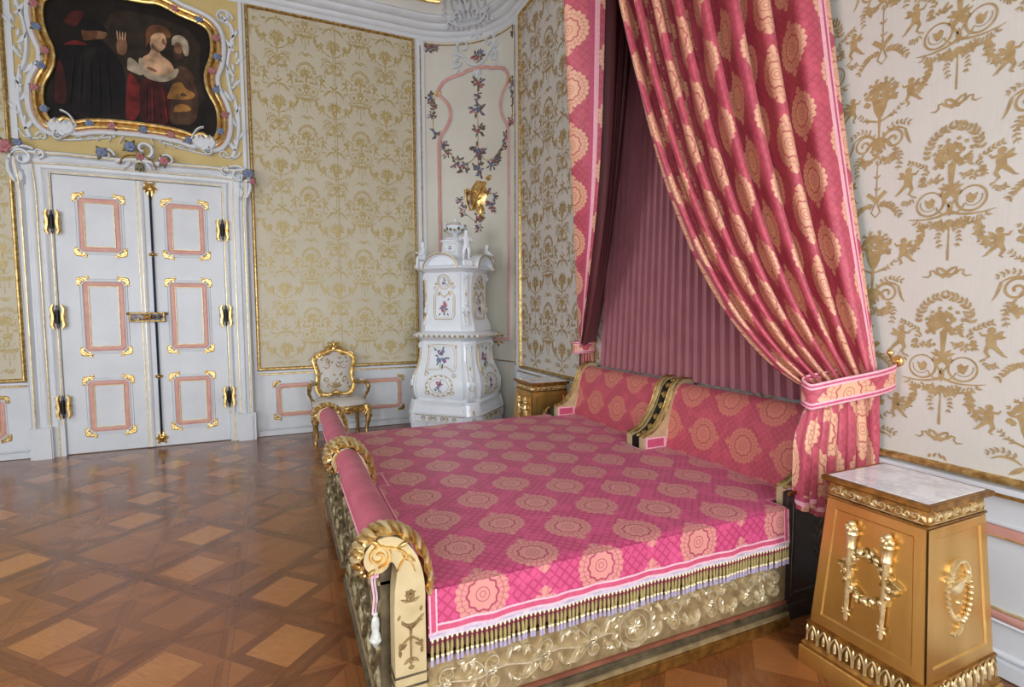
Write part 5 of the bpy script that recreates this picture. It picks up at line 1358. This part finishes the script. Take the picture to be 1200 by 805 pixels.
# foot posts: S-scroll profile
def scroll_prof():
    # (x,z): inner face up, over the volute and back down the outside
    P = [(.440, 0), (.440, .04), (.432, .06), (.428, .56), (.430, .62), (.424, .68), (.408, .74), (.380, .79), (.345, .825), (.305, .838), (.265, .830), (.237, .808), (.222, .775), (.226, .742), (.247, .718), (.277, .712), (.302, .728), (.310, .748), (.322, .742), (.334, .715), (.330, .68), (.322, .62), (.320, .45), (.322, .10), (.305, .06), (.300, 0)]
    return P
def foot_post(y0, y1, faces=(-1,)):
    m = MB(); m.prism(smooth2(scroll_prof()+[scroll_prof()[0]], 1)[1:-1], 'y', y0, y1, 'beige'); m.box(.295, .445, y0-.004, y1+.004, 0, .05, 'palegold', bev=.005)
    m.box(.315, .436, y0-.004, y1+.004, .285, .292, 'silverdark'); m.box(.315, .436, y0-.004, y1+.004, .325, .331, 'silverdark')
    p = m.build('foot_post', bed); fix_normals(p)
    # gadrooned crest over the scroll
    m = MB(); C_ = [(.428, .60), (.432, .66), (.422, .72), (.398, .775), (.360, .818), (.310, .842), (.262, .835), (.230, .805), (.218, .770), (.226, .738), (.250, .716)]
    C_ = smooth2(C_, 2); n = len(C_)
    ya, yb = y0-.006, y1+.012
    vs = []; L = 10
    for i, (x, z) in enumerate(C_):
        a, b = C_[max(0, i-1)], C_[min(n-1, i+1)]; t = Vector((b[0]-a[0], b[1]-a[1])).normalized(); nx, nz = t.y, -t.x
        if i == 0: pass
        for j in range(L+1):
            q = j/L; h = .016*sin(pi*q)**.5+.004; y = ya+(yb-ya)*q
            h += .005*sin(i*1.35+q*7)
            vs.append((x+nx*h*1.0, y, z+nz*h*1.0))
    sgn = 1
    m.add(vs, [(i*(L+1)+j, i*(L+1)+j+1, (i+1)*(L+1)+j+1, (i+1)*(L+1)+j) for i in range(n-1) for j in range(L)], 'gold')
    g = m.build('acanthus_crest', p); fix_normals(g)
    m = MB()
    for i in range(1, n-3, 2):
        a, b = C_[i], C_[min(n-1, i+3)]; t = Vector((b[0]-a[0], b[1]-a[1])).normalized(); nx, nz = t.y, -t.x
        # slanted rope strands across the band
        P_ = []
        for j in range(7):
            q = j/6; xx = a[0]+(b[0]-a[0])*q; zz = a[1]+(b[1]-a[1])*q; h = .016*sin(pi*min(.98, max(.02, q)))**.5+.010
            P_.append((xx+nx*h, ya+(yb-ya)*q, zz+nz*h))
        m.tube(P_, [.004, .009, .0125, .0135, .0125, .009, .004], 'palegold' if i % 4 == 1 else 'gold', 6)
    m.build('rope_strand', g)
    for s in faces:
        yy = y0 if s < 0 else y1
        mp = lambda a, b, h: (a, yy+s*h, b)
        m = MB()
        m.orn([spiral(.272, .775, .042, .008, -pi/2, 1.6, .018, .010), stroke(bez((.30, .80), (.37, .79), (.395, .70), 10), [.012]*8+[.006]*3), leaf(.285, .80, 2.4, .06, .022), leaf(.33, .79, .4, .055, .02), leaf(.35, .765, -.6, .06, .022), leaf(.262, .735, -2.4, .04, .02), stroke(bez((.335, .71), (.35, .76), (.38, .76)), .007)], 'gold', mp, .010)
        m.build('volute_carving', p)
        m = MB(); x = .376
        it = flower(x, .615, .016, 6)+[leaf(x, .585, d, .03, .011) for d in (.5, 1.2, 1.9, 2.6)]+[stroke(arcp(x, .545, .026, -2.6, -.54, 10, 1.3), .004)]
        it += [leaf(x+.026*cos(t), .545+.034*sin(t), t+1.3, .020, .008) for t in (-2.6, -2.2, -1.0, -.6, .1, 3.0)]+[stroke([(x, .51), (x, .40)], [.008, .004]), stroke([(x-.022, .52), (x, .495), (x+.022, .52)], .006), stroke(bez((x, .47), (x-.03, .45), (x-.03, .42), 6), .005), stroke(bez((x, .47), (x+.03, .45), (x+.03, .42), 6), .005)]
        it += [leaf(x+f*.028, .43, d, .026, .010) for f in (-1, 1) for d in (pi/2, pi/2+f*.8, -pi/2)]+[leaf(x, .40, d, .03, .012) for d in (-pi/2, -.8, -2.3)]+[disc(x, .365, .008)]
        it += [leaf(x, .20, d, .05, .014) for d in (.9, 1.57, 2.2)]+[stroke([(x, .20), (x, .08)], .005)]+[leaf(x, .14, d, .035, .012) for d in (.6, 2.5, -.6, -2.5)]
        it = [(q_[0], [(x+(p_[0]-x)*1.35, .50+(p_[1]-.50)*1.06) for p_ in q_[1]])+((([w_*1.5 for w_ in q_[2]] if hasattr(q_[2], '__len__') else q_[2]*1.5),) if q_[0] == 's' else ()) for q_ in it]
        m.orn(it, 'motifdk', mp, .007); m.build('applied_ornament', p)
    return p
foot_post(Y0-.045, Y0+.035, (-1,)); foot_post(YM-.085, YM-.012, (-1,)); foot_post(YM+.012, YM+.085, (1,)); foot_post(Y1-.035, Y1+.045, (1,))
for ya, yb in ((Y0+.045, YM-.085), (YM+.085, Y1-.035)):
    m = MB(); X = Matrix.Translation((.310, ya, .770)) @ Matrix.Rotation(-pi/2, 4, 'X')
    L = yb-ya; N = 26; prof_ = []
    for i in range(N+1): prof_.append((.064+.0012*sin(i*1.7)+.0008*sin(i*3.1), L*i/N))
    m.lathe(prof_, 'roll', 28, X); m.build('foot_roll', bed)
    # panel: padded inside, carved outside, hanging valance
    m = MB()
    m.prism([(.36, .735), (.395, .69), (.42, .64), (.436, .60), (.436, .55), (.335, .55), (.335, .72)], 'y', ya, yb, 'roll'); m.build('inner_pad', bed)
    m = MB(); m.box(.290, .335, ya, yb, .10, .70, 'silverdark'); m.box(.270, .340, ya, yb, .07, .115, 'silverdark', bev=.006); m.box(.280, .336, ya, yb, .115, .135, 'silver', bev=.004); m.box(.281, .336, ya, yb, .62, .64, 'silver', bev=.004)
    fp = m.build('foot_panel', bed)
    mp = lambda a, b, h: (.290-h, a, b)
    m = MB(); rr = random.Random(int(ya*10)); it = []; nn = 5
    for q in range(nn):
        c = ya+(yb-ya)*(q+.5)/nn
        for g in (-1, 1): it += [spiral(c+g*.055, .37, .05, .012, -g*pi/2, g*1.3, .016, .010), leaf(c, .44, pi/2-g*.5, .12, .035), leaf(c+g*.03, .28, -pi/2+g*.6, .11, .035), leaf(c+g*.09, .50, pi/2-g*.3, .08, .03), leaf(c+g*.09, .22, g*.3-pi/2, .06, .03)]
        it += flower(c, .37, .035, 7)+[leaf(c, .50, pi/2, .09, .035), leaf(c, .24, -pi/2, .08, .035)]
    m.orn(it, 'reliefdk', mp, .016); fix_normals(m.build('carved_scrollwork', fp))
    m = MB(); m.box(.268, .286, ya+.01, yb-.01, .655, .735, 'strp2', bev=.004); m.box(.266, .288, ya+.01, yb-.01, .648, .660, 'strp1', bev=.002); m.build('silk_valance', fp)
# cord and tassel at the near end of the foot roll
m = MB(); cx_, cy_ = .272, Y0+.055
for q in (-.006, .004): m.tube([(cx_+q+.003*sin(k*.9), cy_+.012*q+.002*cos(k), .74-.0185*k) for k in range(13)], .0035, 'strp1' if q < 0 else 'lilac', 6)
hang = m.build('hanging_cord', bed)
m = MB(); X = Matrix.Translation((cx_, cy_, 0)); m.lathe([(.006, .525), (.010, .52), (.007, .51), (.013, .50), (.015, .48), (.012, .455), (.018, .44), (.020, .42), (.013, .41), (.004, .395)], 'grey', 10, X)
for q in range(8): t = 2*pi*q/8; m.ball((cx_+.015*cos(t), cy_+.015*sin(t), .425), .008, 'grey', None, (1, 1, 1), 6, 5)
m.build('cord_tassel', hang)
# headboard: two upholstered halves, three curved arms, dark wooden ends
def arm_prof(): return [(2.315, .585), (2.315, .68), (2.330, .690), (2.375, .700), (2.43, .735), (2.485, .800), (2.530, .88), (2.56, .96), (2.59, 1.03), (2.635, 1.072), (2.69, 1.085), (2.745, 1.075), (2.76, 1.05), (2.76, .585)]
def hb_prof(): return [(2.495, .56), (2.51, .66), (2.53, .76), (2.555, .87), (2.58, .96), (2.605, 1.015), (2.64, 1.048), (2.68, 1.055), (2.72, 1.045), (2.745, 1.01), (2.75, .56)]
for ya, yb in ((Y0+.085, YM-.10), (YM+.10, Y1-.085)):
    m = MB(); P_ = smooth2(hb_prof(), 1); n = len(P_); K = 30; cum = [0]
    for a, b in zip(P_, P_[1:]): cum.append(cum[-1]+hypot(b[0]-a[0], b[1]-a[1]))
    vs = []; uv = []
    for k in range(K+1):
        y = ya+(yb-ya)*k/K
        for (x, z), c in zip(P_, cum): vs.append((x+.002*sin(y*37+z*20), y, z)); uv.append((c+.05, y+.16))
    m.add(vs, [(k*n+j, k*n+j+1, (k+1)*n+j+1, (k+1)*n+j) for k in range(K) for j in range(n-1)], 'head', None, uv); m.add([(x, ya, z) for x, z in P_], [list(range(n))], 'roll'); m.add([(x, yb, z) for x, z in P_], [list(range(n))[::-1]], 'roll')
    h_ = m.build('headboard_cushion', bed)
    fix_normals(h_)
def arm(y0, y1, cap0, cap1):
    m = MB(); m.prism(arm_prof(), 'y', y0, y1, 'beige'); o = m.build('headboard_arm', bed); fix_normals(o)
    AP = arm_prof()[1:12]
    m = MB()
    for y in (y0+.006, y1-.006): m.tube([(x-.004, y, z+.004) for x, z in smooth2(AP, 2)], .008, 'oldgold', 6)
    m.build('gilt_edge', o)
    m = MB()
    for yy, s in ((y0, -1), (y1, 1)):
        if (s < 0 and cap0) or (s > 0 and cap1):
            m.add([(2.325, yy+s*.004, .600), (2.50, yy+s*.004, .600), (2.50, yy+s*.004, .682), (2.325, yy+s*.004, .682)], [(0, 1, 2, 3)], 'strp1'); m.add([(2.342, yy+s*.006, .612), (2.485, yy+s*.006, .612), (2.485, yy+s*.006, .670), (2.342, yy+s*.006, .670)], [(0, 1, 2, 3)], 'strp2')
            m.tube([(2.503, yy+s*.004, .60), (2.52, yy+s*.004, .70), (2.56, yy+s*.004, .86), (2.60, yy+s*.004, 1.0)], .005, 'strp1', 5)
    m.build('pink_silk_panel', o)
    return o
arm(Y0+.03, Y0+.085, True, True); arm(YM-.10, YM-.045, True, False); arm(YM+.045, YM+.10, False, True); arm(Y1-.085, Y1-.03, True, True)
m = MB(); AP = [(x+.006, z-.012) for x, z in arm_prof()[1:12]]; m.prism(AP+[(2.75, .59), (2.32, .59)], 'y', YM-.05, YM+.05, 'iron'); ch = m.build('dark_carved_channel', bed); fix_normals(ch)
m = MB()
for k in range(8):
    (x, z), (x2, z2) = AP[k+1], AP[k+2]; a_ = atan2(z2-z, x2-x); X = Matrix.Translation((x, YM, z)) @ Matrix.Rotation(-a_, 4, 'Y')
    m.orn([leaf(0, 0, d, .045, .018) for d in (.3, -.3, .9, -.9)]+[disc(0, 0, .010)], 'oldgold', lambda a, b, h, X=X: X @ Vector((a, b, h)), .010)
m.build('channel_carving', ch)
m = MB()
for y0, y1 in ((Y0, Y0+.03), (Y1-.03, Y1)):
    m.box(2.29, 2.77, y0, y1, 0, .675, 'darkwood', bev=.004); m.box(2.28, 2.78, y0-.006 if y0 < 2 else y0, y1+.006 if y0 > 2 else y1, 0, .09, 'darkwood', bev=.004)
    yy, s = (y0, -1) if y0 < 2 else (y1, 1)
    frame_rect(m, lambda a, b, h: (a, yy+s*h, b), 2.33, 2.73, .13, .62, .02, .008, 'darkwood')
m.box(2.50, 2.76, Y0+.03, Y1-.03, .0, .56, 'darkwood')
hbx = m.build('headboard_end_panel', bed)
m = MB()
for yy, s in ((Y0, -1), (Y1, 1)): m.orn([leaf(2.53, .4+.03*k, pi/2+(.6 if k % 2 else -.6), .07, .02) for k in range(-4, 5)], 'silverdark', lambda a, b, h: (a, yy+s*h, b), .004); m.box(2.285, 2.775, min(yy, yy+s*.012), max(yy, yy+s*.012), .662, .680, 'browngold', bev=.003)
m.build('end_panel_moulding', hbx)

# ------------------------------------------------------------------ bedspread
spread = thing('bedspread', 'magenta silk bedspread woven with golden rosettes covering the whole double bed', 'bedspread', (1.4, YM, .6))
ZT = .604
ya, yb = Y0-.018, Y1+.018
nx_, ny_ = 84, 100
xf = lambda u: .442+(2.497-.442)*u
def top_z(x, y):
    d = min(y-ya, yb-y); z = ZT-.5*max(0, .018-d)**2/.018
    d2 = x-.442; z -= .3*max(0, .015-d2)**2/.015
    return z+.0012*sin(x*9+y*7)+.001*sin(x*23-y*15)
m = MB()
def inside(i, j):
    x = xf((i+.5)/nx_); y = ya+(yb-ya)*(j+.5)/ny_
    if x > 2.285 and (y < Y0+.088 or y > Y1-.088): return False
    if x > 2.305 and abs(y-YM) < .104: return False
    if x < .452 and False: return False
    return True
m.grid(lambda u, v: (xf(u), ya+(yb-ya)*v, top_z(xf(u), ya+(yb-ya)*v)), nx_, ny_, 'cover', lambda u, v: (xf(u)-.13, ya+(yb-ya)*v-.074), None, lambda i, j: not inside(i, j))
def drop(y, s):
    zs = [ZT-.003, .595, .575, .55, .52, .50, .4765, .474, .4685, .466, .4515, .449, .4435, .441, .434]
    mats = {6: 'strp1', 7: 'strp1', 8: 'strp2', 9: 'strp2', 10: 'strp2', 11: 'strp1', 12: 'strp1', 13: 'lilac'}
    mats = {5: 'cover', 6: 'lilac', 7: 'strp1', 8: 'strp2', 9: 'strp2', 10: 'strp2', 11: 'strp1', 12: 'strp1', 13: 'lilac'}
    x0, x1 = .442, 2.275; N = 120; vs = []; uv = []
    for z in zs:
        for k in range(N+1):
            x = x0+(x1-x0)*k/N; f = (ZT-z)/.17
            vs.append((x, y+s*(.004+.010*f+.0045*f*sin(x*21)+.003*f*sin(x*47+1)), z+.0015*f*sin(x*33))); uv.append((x-.13, y-(ZT-z)-.074+.0))
    for j in range(len(zs)-1):
        fs = [(j*(N+1)+k, (j+1)*(N+1)+k, (j+1)*(N+1)+k+1, j*(N+1)+k+1) for k in range(N)]
        k_ = m.mi(mats.get(j, 'cover'))
        if j == 0: b = len(m.v); [m.v.append(Vector(p)) for p in vs]; m.hasuv = True
        for f in fs: m.f.append([b+q for q in f]); m.m.append(k_); m.uv.append([uv[q] for q in f])
    # upright stripes at both hems
    for xa, xb, mt in ((.446, .452, 'strp1'), (.452, .470, 'strp2'), (.470, .476, 'strp1'), (2.236, 2.242, 'strp1'), (2.242, 2.260, 'strp2'), (2.260, 2.266, 'strp1')):
        zz = [ZT+.0015, .56, .52, .48, .450]; V = []
        for z in zz:
            f = (ZT-z)/.17
            for x in (xa, xb): V.append((x, y+s*(.0065+.010*f+.0045*f*sin(x*21)+.003*f*sin(x*47+1)), z))
        m.add(V, [(2*q, 2*q+2, 2*q+3, 2*q+1) for q in range(4)], mt)
drop(ya, -1); drop(yb, 1)
def flatstripe(x0, x1, y0, y1, mat, z=.0022):
    if x1-x0 < y1-y0: P_ = [(x0, y0+(y1-y0)*k/30) for k in range(31)], (x1-x0, 0)
    else: P_ = [(x0+(x1-x0)*k/30, y0) for k in range(31)], (0, y1-y0)
    vs = []
    for x, y in P_[0]: vs += [(x, y, top_z(x, y)+z), (x+P_[1][0], y+P_[1][1], top_z(x+P_[1][0], y+P_[1][1])+z)]
    m.add(vs, [(2*k, 2*k+1, 2*k+3, 2*k+2) for k in range(30)], mat)
for (y0, y1) in ((Y0+.09, YM-.11), (YM+.11, Y1-.09)):
    flatstripe(2.470, 2.478, y0, y1, 'strp1'); flatstripe(2.478, 2.488, y0, y1, 'strp2'); flatstripe(2.488, 2.495, y0, y1, 'strp1')
for y in (YM-.115, YM+.107): flatstripe(2.285, 2.49, y, y+.008, 'strp1')
flatstripe(2.285, 2.293, YM-.115, YM+.115, 'strp1'); flatstripe(2.271, 2.278, YM-.13, YM+.13, 'strp1')
for y in (YM-.13, YM+.123): flatstripe(2.271, 2.48, y, y+.007, 'strp1')
for y0, y1 in ((ya+.01, YM-.12), (YM+.12, yb-.01)): flatstripe(.450, .456, y0, y1, 'strp1'); flatstripe(.456, .468, y0, y1, 'strp2'); flatstripe(.468, .474, y0, y1, 'strp1')
for y in (YM-.10, YM-.125, YM+.10, YM+.125): flatstripe(.445, .54, y, y+.006, 'strp1')
flatstripe(.52, .528, YM-.12, YM+.12, 'strp1')
for f in (0, 1):
    yy = (Y0+.10) if f == 0 else (Y1-.10-.006)
    flatstripe(2.262, 2.268, ya+.012 if f == 0 else yy, yy+.006 if f == 0 else yb-.012, 'strp1'); flatstripe(2.262, 2.49, yy, yy+.006, 'strp1')
cloth = m.build('silk_cover', spread, angle=80)
# fringe: braid heading and individual tassels
def fringe(y, s, count, label=False):
    m = MB(); N = 100
    m.grid(lambda u, v: (.446+(2.268-.446)*u, y+s*(.016+.004*sin((.446+1.82*u)*21)+.002*(v-.5)), .4365-.012*v), N, 2, 'lilac')
    hd = m.build('braid_heading', spread)
    x0, x1 = .455, 2.26; proto = None
    for k in range(count):
        x = x0+(x1-x0)*k/(count-1)
        if proto is None:
            t = MB()
            t.lathe([(0.0021, 0), (0.0043, -.002), (0.0048, -.007), (0.0039, -.011), (0.0026, -.013)], 't_cream', 8)
            t.lathe([(0.0031, -.013), (0.0041, -.015), (0.0041, -.018), (0.0031, -.020)], 't_red', 8, None, False)
            t.lathe([(0.0034, -.020), (0.0053, -.030), (0.0061, -.045), (0.0056, -.058), (0.0043, -.064)], 't_olive', 8, None, False)
            t.lathe([(0.0048, -.063), (0.0065, -.066), (0.0065, -.070), (0.0048, -.073)], 't_cream', 8, None, False)
            t.lathe([(0.0048, -.072), (0.0063, -.080), (0.0075, -.093), (0.0068, -.096)], 't_lilac', 8)
            proto = t.build('tassel', None); proto.parent = spread; o = proto
        else:
            o = proto.copy(); COL.objects.link(o); o.parent = spread
        o.location = (x-1.4, y+s*(.016+.004*sin(x*21))-YM, .428-.6)
        o.rotation_euler = (R_.uniform(-.05, .05), R_.uniform(-.05, .05), R_.uniform(0, 3))
fringe(ya, -1, 98)

# ------------------------------------------------------------------ canopy, backdrop and curtains
YC, RX, RY, ZR = 3.0, .95, .78, 4.72
canopy = thing('unseen_bed_canopy', 'unseen half-round gilt canopy crown above the bed, its dome added to darken the inside', 'canopy', (2.8, YC, ZR))
m = MB(); pth = []
for k in range(33):
    t = -pi/2+pi*k/32; c, s_ = cos(t), sin(t); q = Vector((c/RX, s_/RY)).normalized(); pth.append((2.81-RX*c, YC+RY*s_, -q.x, q.y))
m.sweep(pth, [(-.02, ZR-.03), (.03, ZR-.03), (.05, ZR), (.045, ZR+.05), (.07, ZR+.08), (.07, ZR+.11), (.0, ZR+.12), (-.02, ZR+.12), (-.02, ZR-.03)], 'gold'); fix_normals(m.build('crown_cornice', canopy))
m = MB(); V = []; 
for j in range(9):
    f = cos(j/8*pi/2*.96)
    for k in range(33): t = -pi/2+pi*k/32; V.append((2.80-RX*cos(t)*f, YC+RY*sin(t)*f, ZR+.10+.55*sin(j/8*pi/2)))
m.add(V, [(j*33+k, j*33+k+1, (j+1)*33+k+1, (j+1)*33+k) for j in range(8) for k in range(32)], 'mauve'); fix_normals(m.build('unseen_shade_dome', canopy))  # dome out of view, added to block light and darken the curtain interior

backdrop = None
m = MB(); NP = 26
def bd(u, v):
    z = 1.06+(ZR+.06-1.06)*v; hw = 1.12-.34*v; y = YC+.02+hw*(2*u-1)
    q = (u*NP) % 1; 
    e_ = min(q, 1-q); e_ = min(1, max(0, (e_-.04)/.10)); d = .06*e_*e_*(3-2*e_)*(.8+.2*sin(pi*q))
    return (2.785-d-.005, y+.016*sin(2*pi*q), z)
m.grid(bd, NP*8, 14, 'mauve'); backdrop = m.build('pleated_backdrop', None); fix_normals(backdrop)
tag(backdrop, 'dusky mauve pleated silk hanging on the wall behind the headboard', 'hanging')

def bezp(P0, P1, P2, t): return P0*(1-t)**2+P1*(2*t*(1-t))+P2*(t*t)
BR = [0, .22, .36, .49, .61, .72, .82, .91, 1.0]
def curtain(sy, T0, T1, C0, C1, zb, label, stripes_front, name='bed_curtain', brk=BR, spread_=1.0, amp=1.0, vsag=None):
    T0, T1, C0, C1 = map(Vector, (T0, T1, C0, C1))
    NU, NT, NB = 168, 84, 26
    def rail(s):
        th = s*pi/2; k_ = 1 if sy < 0 else 1.10; return Vector((2.79-RX*sin(th)*.985, YC+sy*RY*cos(th)*.97*k_, ZR))
    def outn(s):
        th = s*pi/2; v = Vector((-sin(th)/RX, sy*cos(th)/RY, 0)); return v.normalized()
    tl = Vector((T1.x-T0.x, T1.y-T0.y, 0)); nb = Vector((tl.y, -tl.x, 0)).normalized()
    if nb.y*sy < 0: nb = -nb
    # cumulative cloth length for the pattern
    def fold(s):
        for i, (a, b) in enumerate(zip(brk, brk[1:])):
            if a <= s <= b+1e-9:
                q = (s-a)/(b-a); wdt = (b-a); return abs(sin(pi*q)), sin(2*pi*q), wdt, i
        return 0, 0, .1, 0
    last = len(brk)-2
    def pos(s, t):
        f, g, wdt, i = fold(s)
        qe = min(1, max(0, (math.asin(min(1, f))/pi-.19)/.07)); bul = (qe*qe*(3-2*qe))*(.56+.44*f)
        qq = (s-brk[i])/wdt
        if i == 0 and qq < .5 and sy < 0: bul = max(bul, .86+.14*f); g = 0
        if i == last and qq > .5 and stripes_front: bul = .30+.70*f; g = 0
        if t <= 1:
            P2 = T0+(T1-T0)*s; cc = C0+(C1-C0)*(s**.85)
            p = bezp(rail(s), cc, P2, t)
            n = (outn(s)*(1-t)+nb*t).normalized()
            if sy < 0: n = (n*.35+Vector((-.70, -.70, 0))).normalized()
            A = (.33*(1-t)**.6+.036)*amp*(min(1.15, wdt/.11)); 
            tg = Vector((-n.y, n.x, 0))*(1 if sy < 0 else -1)
            W = (rail(min(1, s+.01))-rail(max(0, s-.01))).length*50*wdt*(1-t)+((T1-T0).length*wdt)*t
            wob = .012*sin(t*9+i*2.1)*(1-t)
            return p+n*(A*(bul-.75)+wob)+tg*(-g*W*.04*(1-.4*t))
        q = t-1        # below the tie: 0..1
        base = T0+(T1-T0)*s; sp = 1+.30*min(1, q*2.2)*spread_
        mid = (T0+T1)/2; b = mid+(base-mid)*sp; b.x = min(b.x, 2.80)
        if s < .25: b = b*(s/.25)+Vector((min(2.79, T0.x+.01), T0.y, T0.z))*(1-s/.25)
        zend = zb[0]+(zb[1]-zb[0])*s+.02*sin(i*2.3)
        b.z = base.z+(zend-base.z)*q
        A = (.030+.045*min(1, q*3))*amp
        b.y += -sy*0+sy*0
        return b+nb*(A*(bul-.75))+Vector((tl.normalized().x, tl.normalized().y, 0))*(-g*.012*(1-q*.0))
    m = MB(); rows = [i/NT for i in range(NT+1)]+[1+(i+1)/NB for i in range(NB)]
    # long columns: resolve sharp valleys evenly
    ss = []
    per = NU//(len(brk)-1)
    for a, b in zip(brk, brk[1:]): ss += [a+(b-a)*k/per for k in range(per)]
    ss.append(1.0)
    # arc length along cloth at mid height
    cu = [0]
    for a, b in zip(ss, ss[1:]): cu.append(cu[-1]+max((pos(b, .35)-pos(a, .35)).length, .001))
    nU = len(ss); vs = []; uv = []; lv = [0.0]*nU; prev = None
    for t in rows:
        row = [pos(s, t) for s in ss]
        if prev:
            for i in range(nU): lv[i] += (row[i]-prev[i]).length
        prev = row; vs += row; uv += [(cu[i]*.80, -lv[i]*.95) for i in range(nU)]
    b0 = len(m.v); m.v += vs; m.hasuv = True
    tot = cu[-1]
    for i in range(nU-1):
        d0 = (cu[i]+cu[i+1])/2; mt = 'curt'
        for d, ok in ((d0, True), (tot-d0, stripes_front)):
            if ok:
                if .045 < d < .070: mt = 'strp1'
                elif .070 <= d < .084: mt = 'strp2'
                elif .084 <= d < .110: mt = 'strp1'
        k_ = m.mi(mt)
        for j in range(len(rows)-1):
            if j >= len(rows)-4 and mt == 'curt': kk = m.mi('strp1' if j == len(rows)-3 else ('strp2' if j == len(rows)-4 else 'curt'))
            else: kk = k_
            f = (j*nU+i, j*nU+i+1, (j+1)*nU+i+1, (j+1)*nU+i)
            sh = ((i//per)*.619 % 1)*.324; m.f.append([b0+q for q in f]); m.m.append(kk); m.uv.append([(uv[q][0]+.07*(i//per), uv[q][1]+sh) for q in f])
    # normals should face the room
    o = m.build(name, None, angle=180); o.data.update()
    return o, tot
def finish_curtain(o, sy):
    # lining: same cloth a few millimetres inside
    me = o.data; c = Vector((2.5, YC, 2.5)); tot = 0
    for p in list(me.polygons)[::97]: tot += 1 if p.normal.dot(p.center-c) > 0 else -1
    if tot < 0: me.flip_normals()
    me.update()
    lm = me.copy(); lm.name = 'curtain_lining'; lm.materials.clear(); lm.materials.append(M['lining'])
    for p in lm.polygons: p.material_index = 0
    co = [v.co-v.normal*.006 for v in me.vertices]
    for v, q in zip(lm.vertices, co): v.co = q
    lm.update(); l = bpy.data.objects.new('curtain_lining', lm); COL.objects.link(l); l.parent = o
near, _ = curtain(-1, (2.775, 1.655, 1.25), (2.395, 1.725, 1.18), (2.79, 1.90, 2.5), (1.80, 2.30, 1.60), (.46, .60), '', False)
tag(near, 'large rose curtain with golden rosettes swept across the bed and tied beside the foreground nightstand', 'curtain', 'bed curtains'); finish_curtain(near, -1)
BRF = [0, .14, .27, .40, .53, .66, .79, 1.0]
far, _ = curtain(1, (2.80, 4.37, 1.25), (2.66, 4.385, 1.22), (2.80, 4.10, 2.5), (2.02, 3.34, 1.9), (.35, .40), '', True, brk=BRF, spread_=.6, amp=1.0)
tag(far, 'narrow rose curtain hanging straight at the far end of the bed', 'curtain', 'bed curtains'); finish_curtain(far, 1)
del near['group'], far['group']

def tieback(path, zc, w, label, hook):
    t = thing('curtain_tieback', label, 'tieback', (path[0][0], path[0][1], zc[0]))
    P = smooth2(path, 2); n = len(P); Z = [zc[0]+(zc[1]-zc[0])*min(1, 2*i/(n-1)) if i/(n-1) < .5 else zc[1]+(zc[0]-zc[1])*(2*i/(n-1)-1) for i in range(n)]
    rows = [(-.5, 'strp1'), (-.42, 'strp2'), (-.34, 'strp1'), (-.26, 'curt'), (.26, 'strp1'), (.34, 'strp2'), (.42, 'strp1'), (.5, None)]
    m = MB(); V = []; uv = []; L = [0]
    for a, b in zip(P, P[1:]): L.append(L[-1]+hypot(b[0]-a[0], b[1]-a[1]))
    for q, _ in rows:
        for i, (x, y) in enumerate(P): V.append((x, y, Z[i]+q*w)); uv.append((q*w+.02, L[i]+.05))
    b0 = len(m.v); m.v += [Vector(p) for p in V]; m.hasuv = True
    for j in range(len(rows)-1):
        k_ = m.mi(rows[j][1])
        for i in range(n-1):
            f = (j*n+i, (j+1)*n+i, (j+1)*n+i+1, j*n+i+1); m.f.append([b0+q for q in f]); m.m.append(k_); m.uv.append([uv[q] for q in f])
    o = m.build('silk_band', t, angle=80); s_ = o.modifiers.new('thick', 'SOLIDIFY'); s_.thickness = .006; s_.offset = 0
    m = MB(); hx, hy, hz = hook; m.tube([(2.82, hy, hz), (2.79, hy, hz), (hx-.03, hy-.0, hz+.005), (hx-.05, hy, hz+.03)], .008, 'gold', 8); m.ball((hx-.05, hy, hz+.045), .017, 'gold'); m.lathe([(.03, 0), (.03, .006), (.012, .012)], 'gold', 14, Matrix.Translation((2.82, hy, hz)) @ Matrix.Rotation(-pi/2, 4, 'Y'))
    m.build('gilt_hook', t)
    return t
tieback([(2.80, 1.585), (2.70, 1.580), (2.58, 1.592), (2.48, 1.622), (2.40, 1.645), (2.345, 1.675), (2.325, 1.715), (2.35, 1.765), (2.42, 1.772), (2.60, 1.755), (2.72, 1.75), (2.80, 1.75)], (1.255, 1.165), .125, 'rose silk tieback band gathering the large near curtain to a gilt wall hook', (2.80, 1.585, 1.33))
tieback([(2.815, 4.33), (2.74, 4.30), (2.66, 4.31), (2.600, 4.345), (2.595, 4.40), (2.64, 4.44), (2.72, 4.45), (2.81, 4.44)], (1.235, 1.215), .115, 'rose silk tieback band round the far straight curtain above the headboard end', (2.80, 4.33, 1.28))
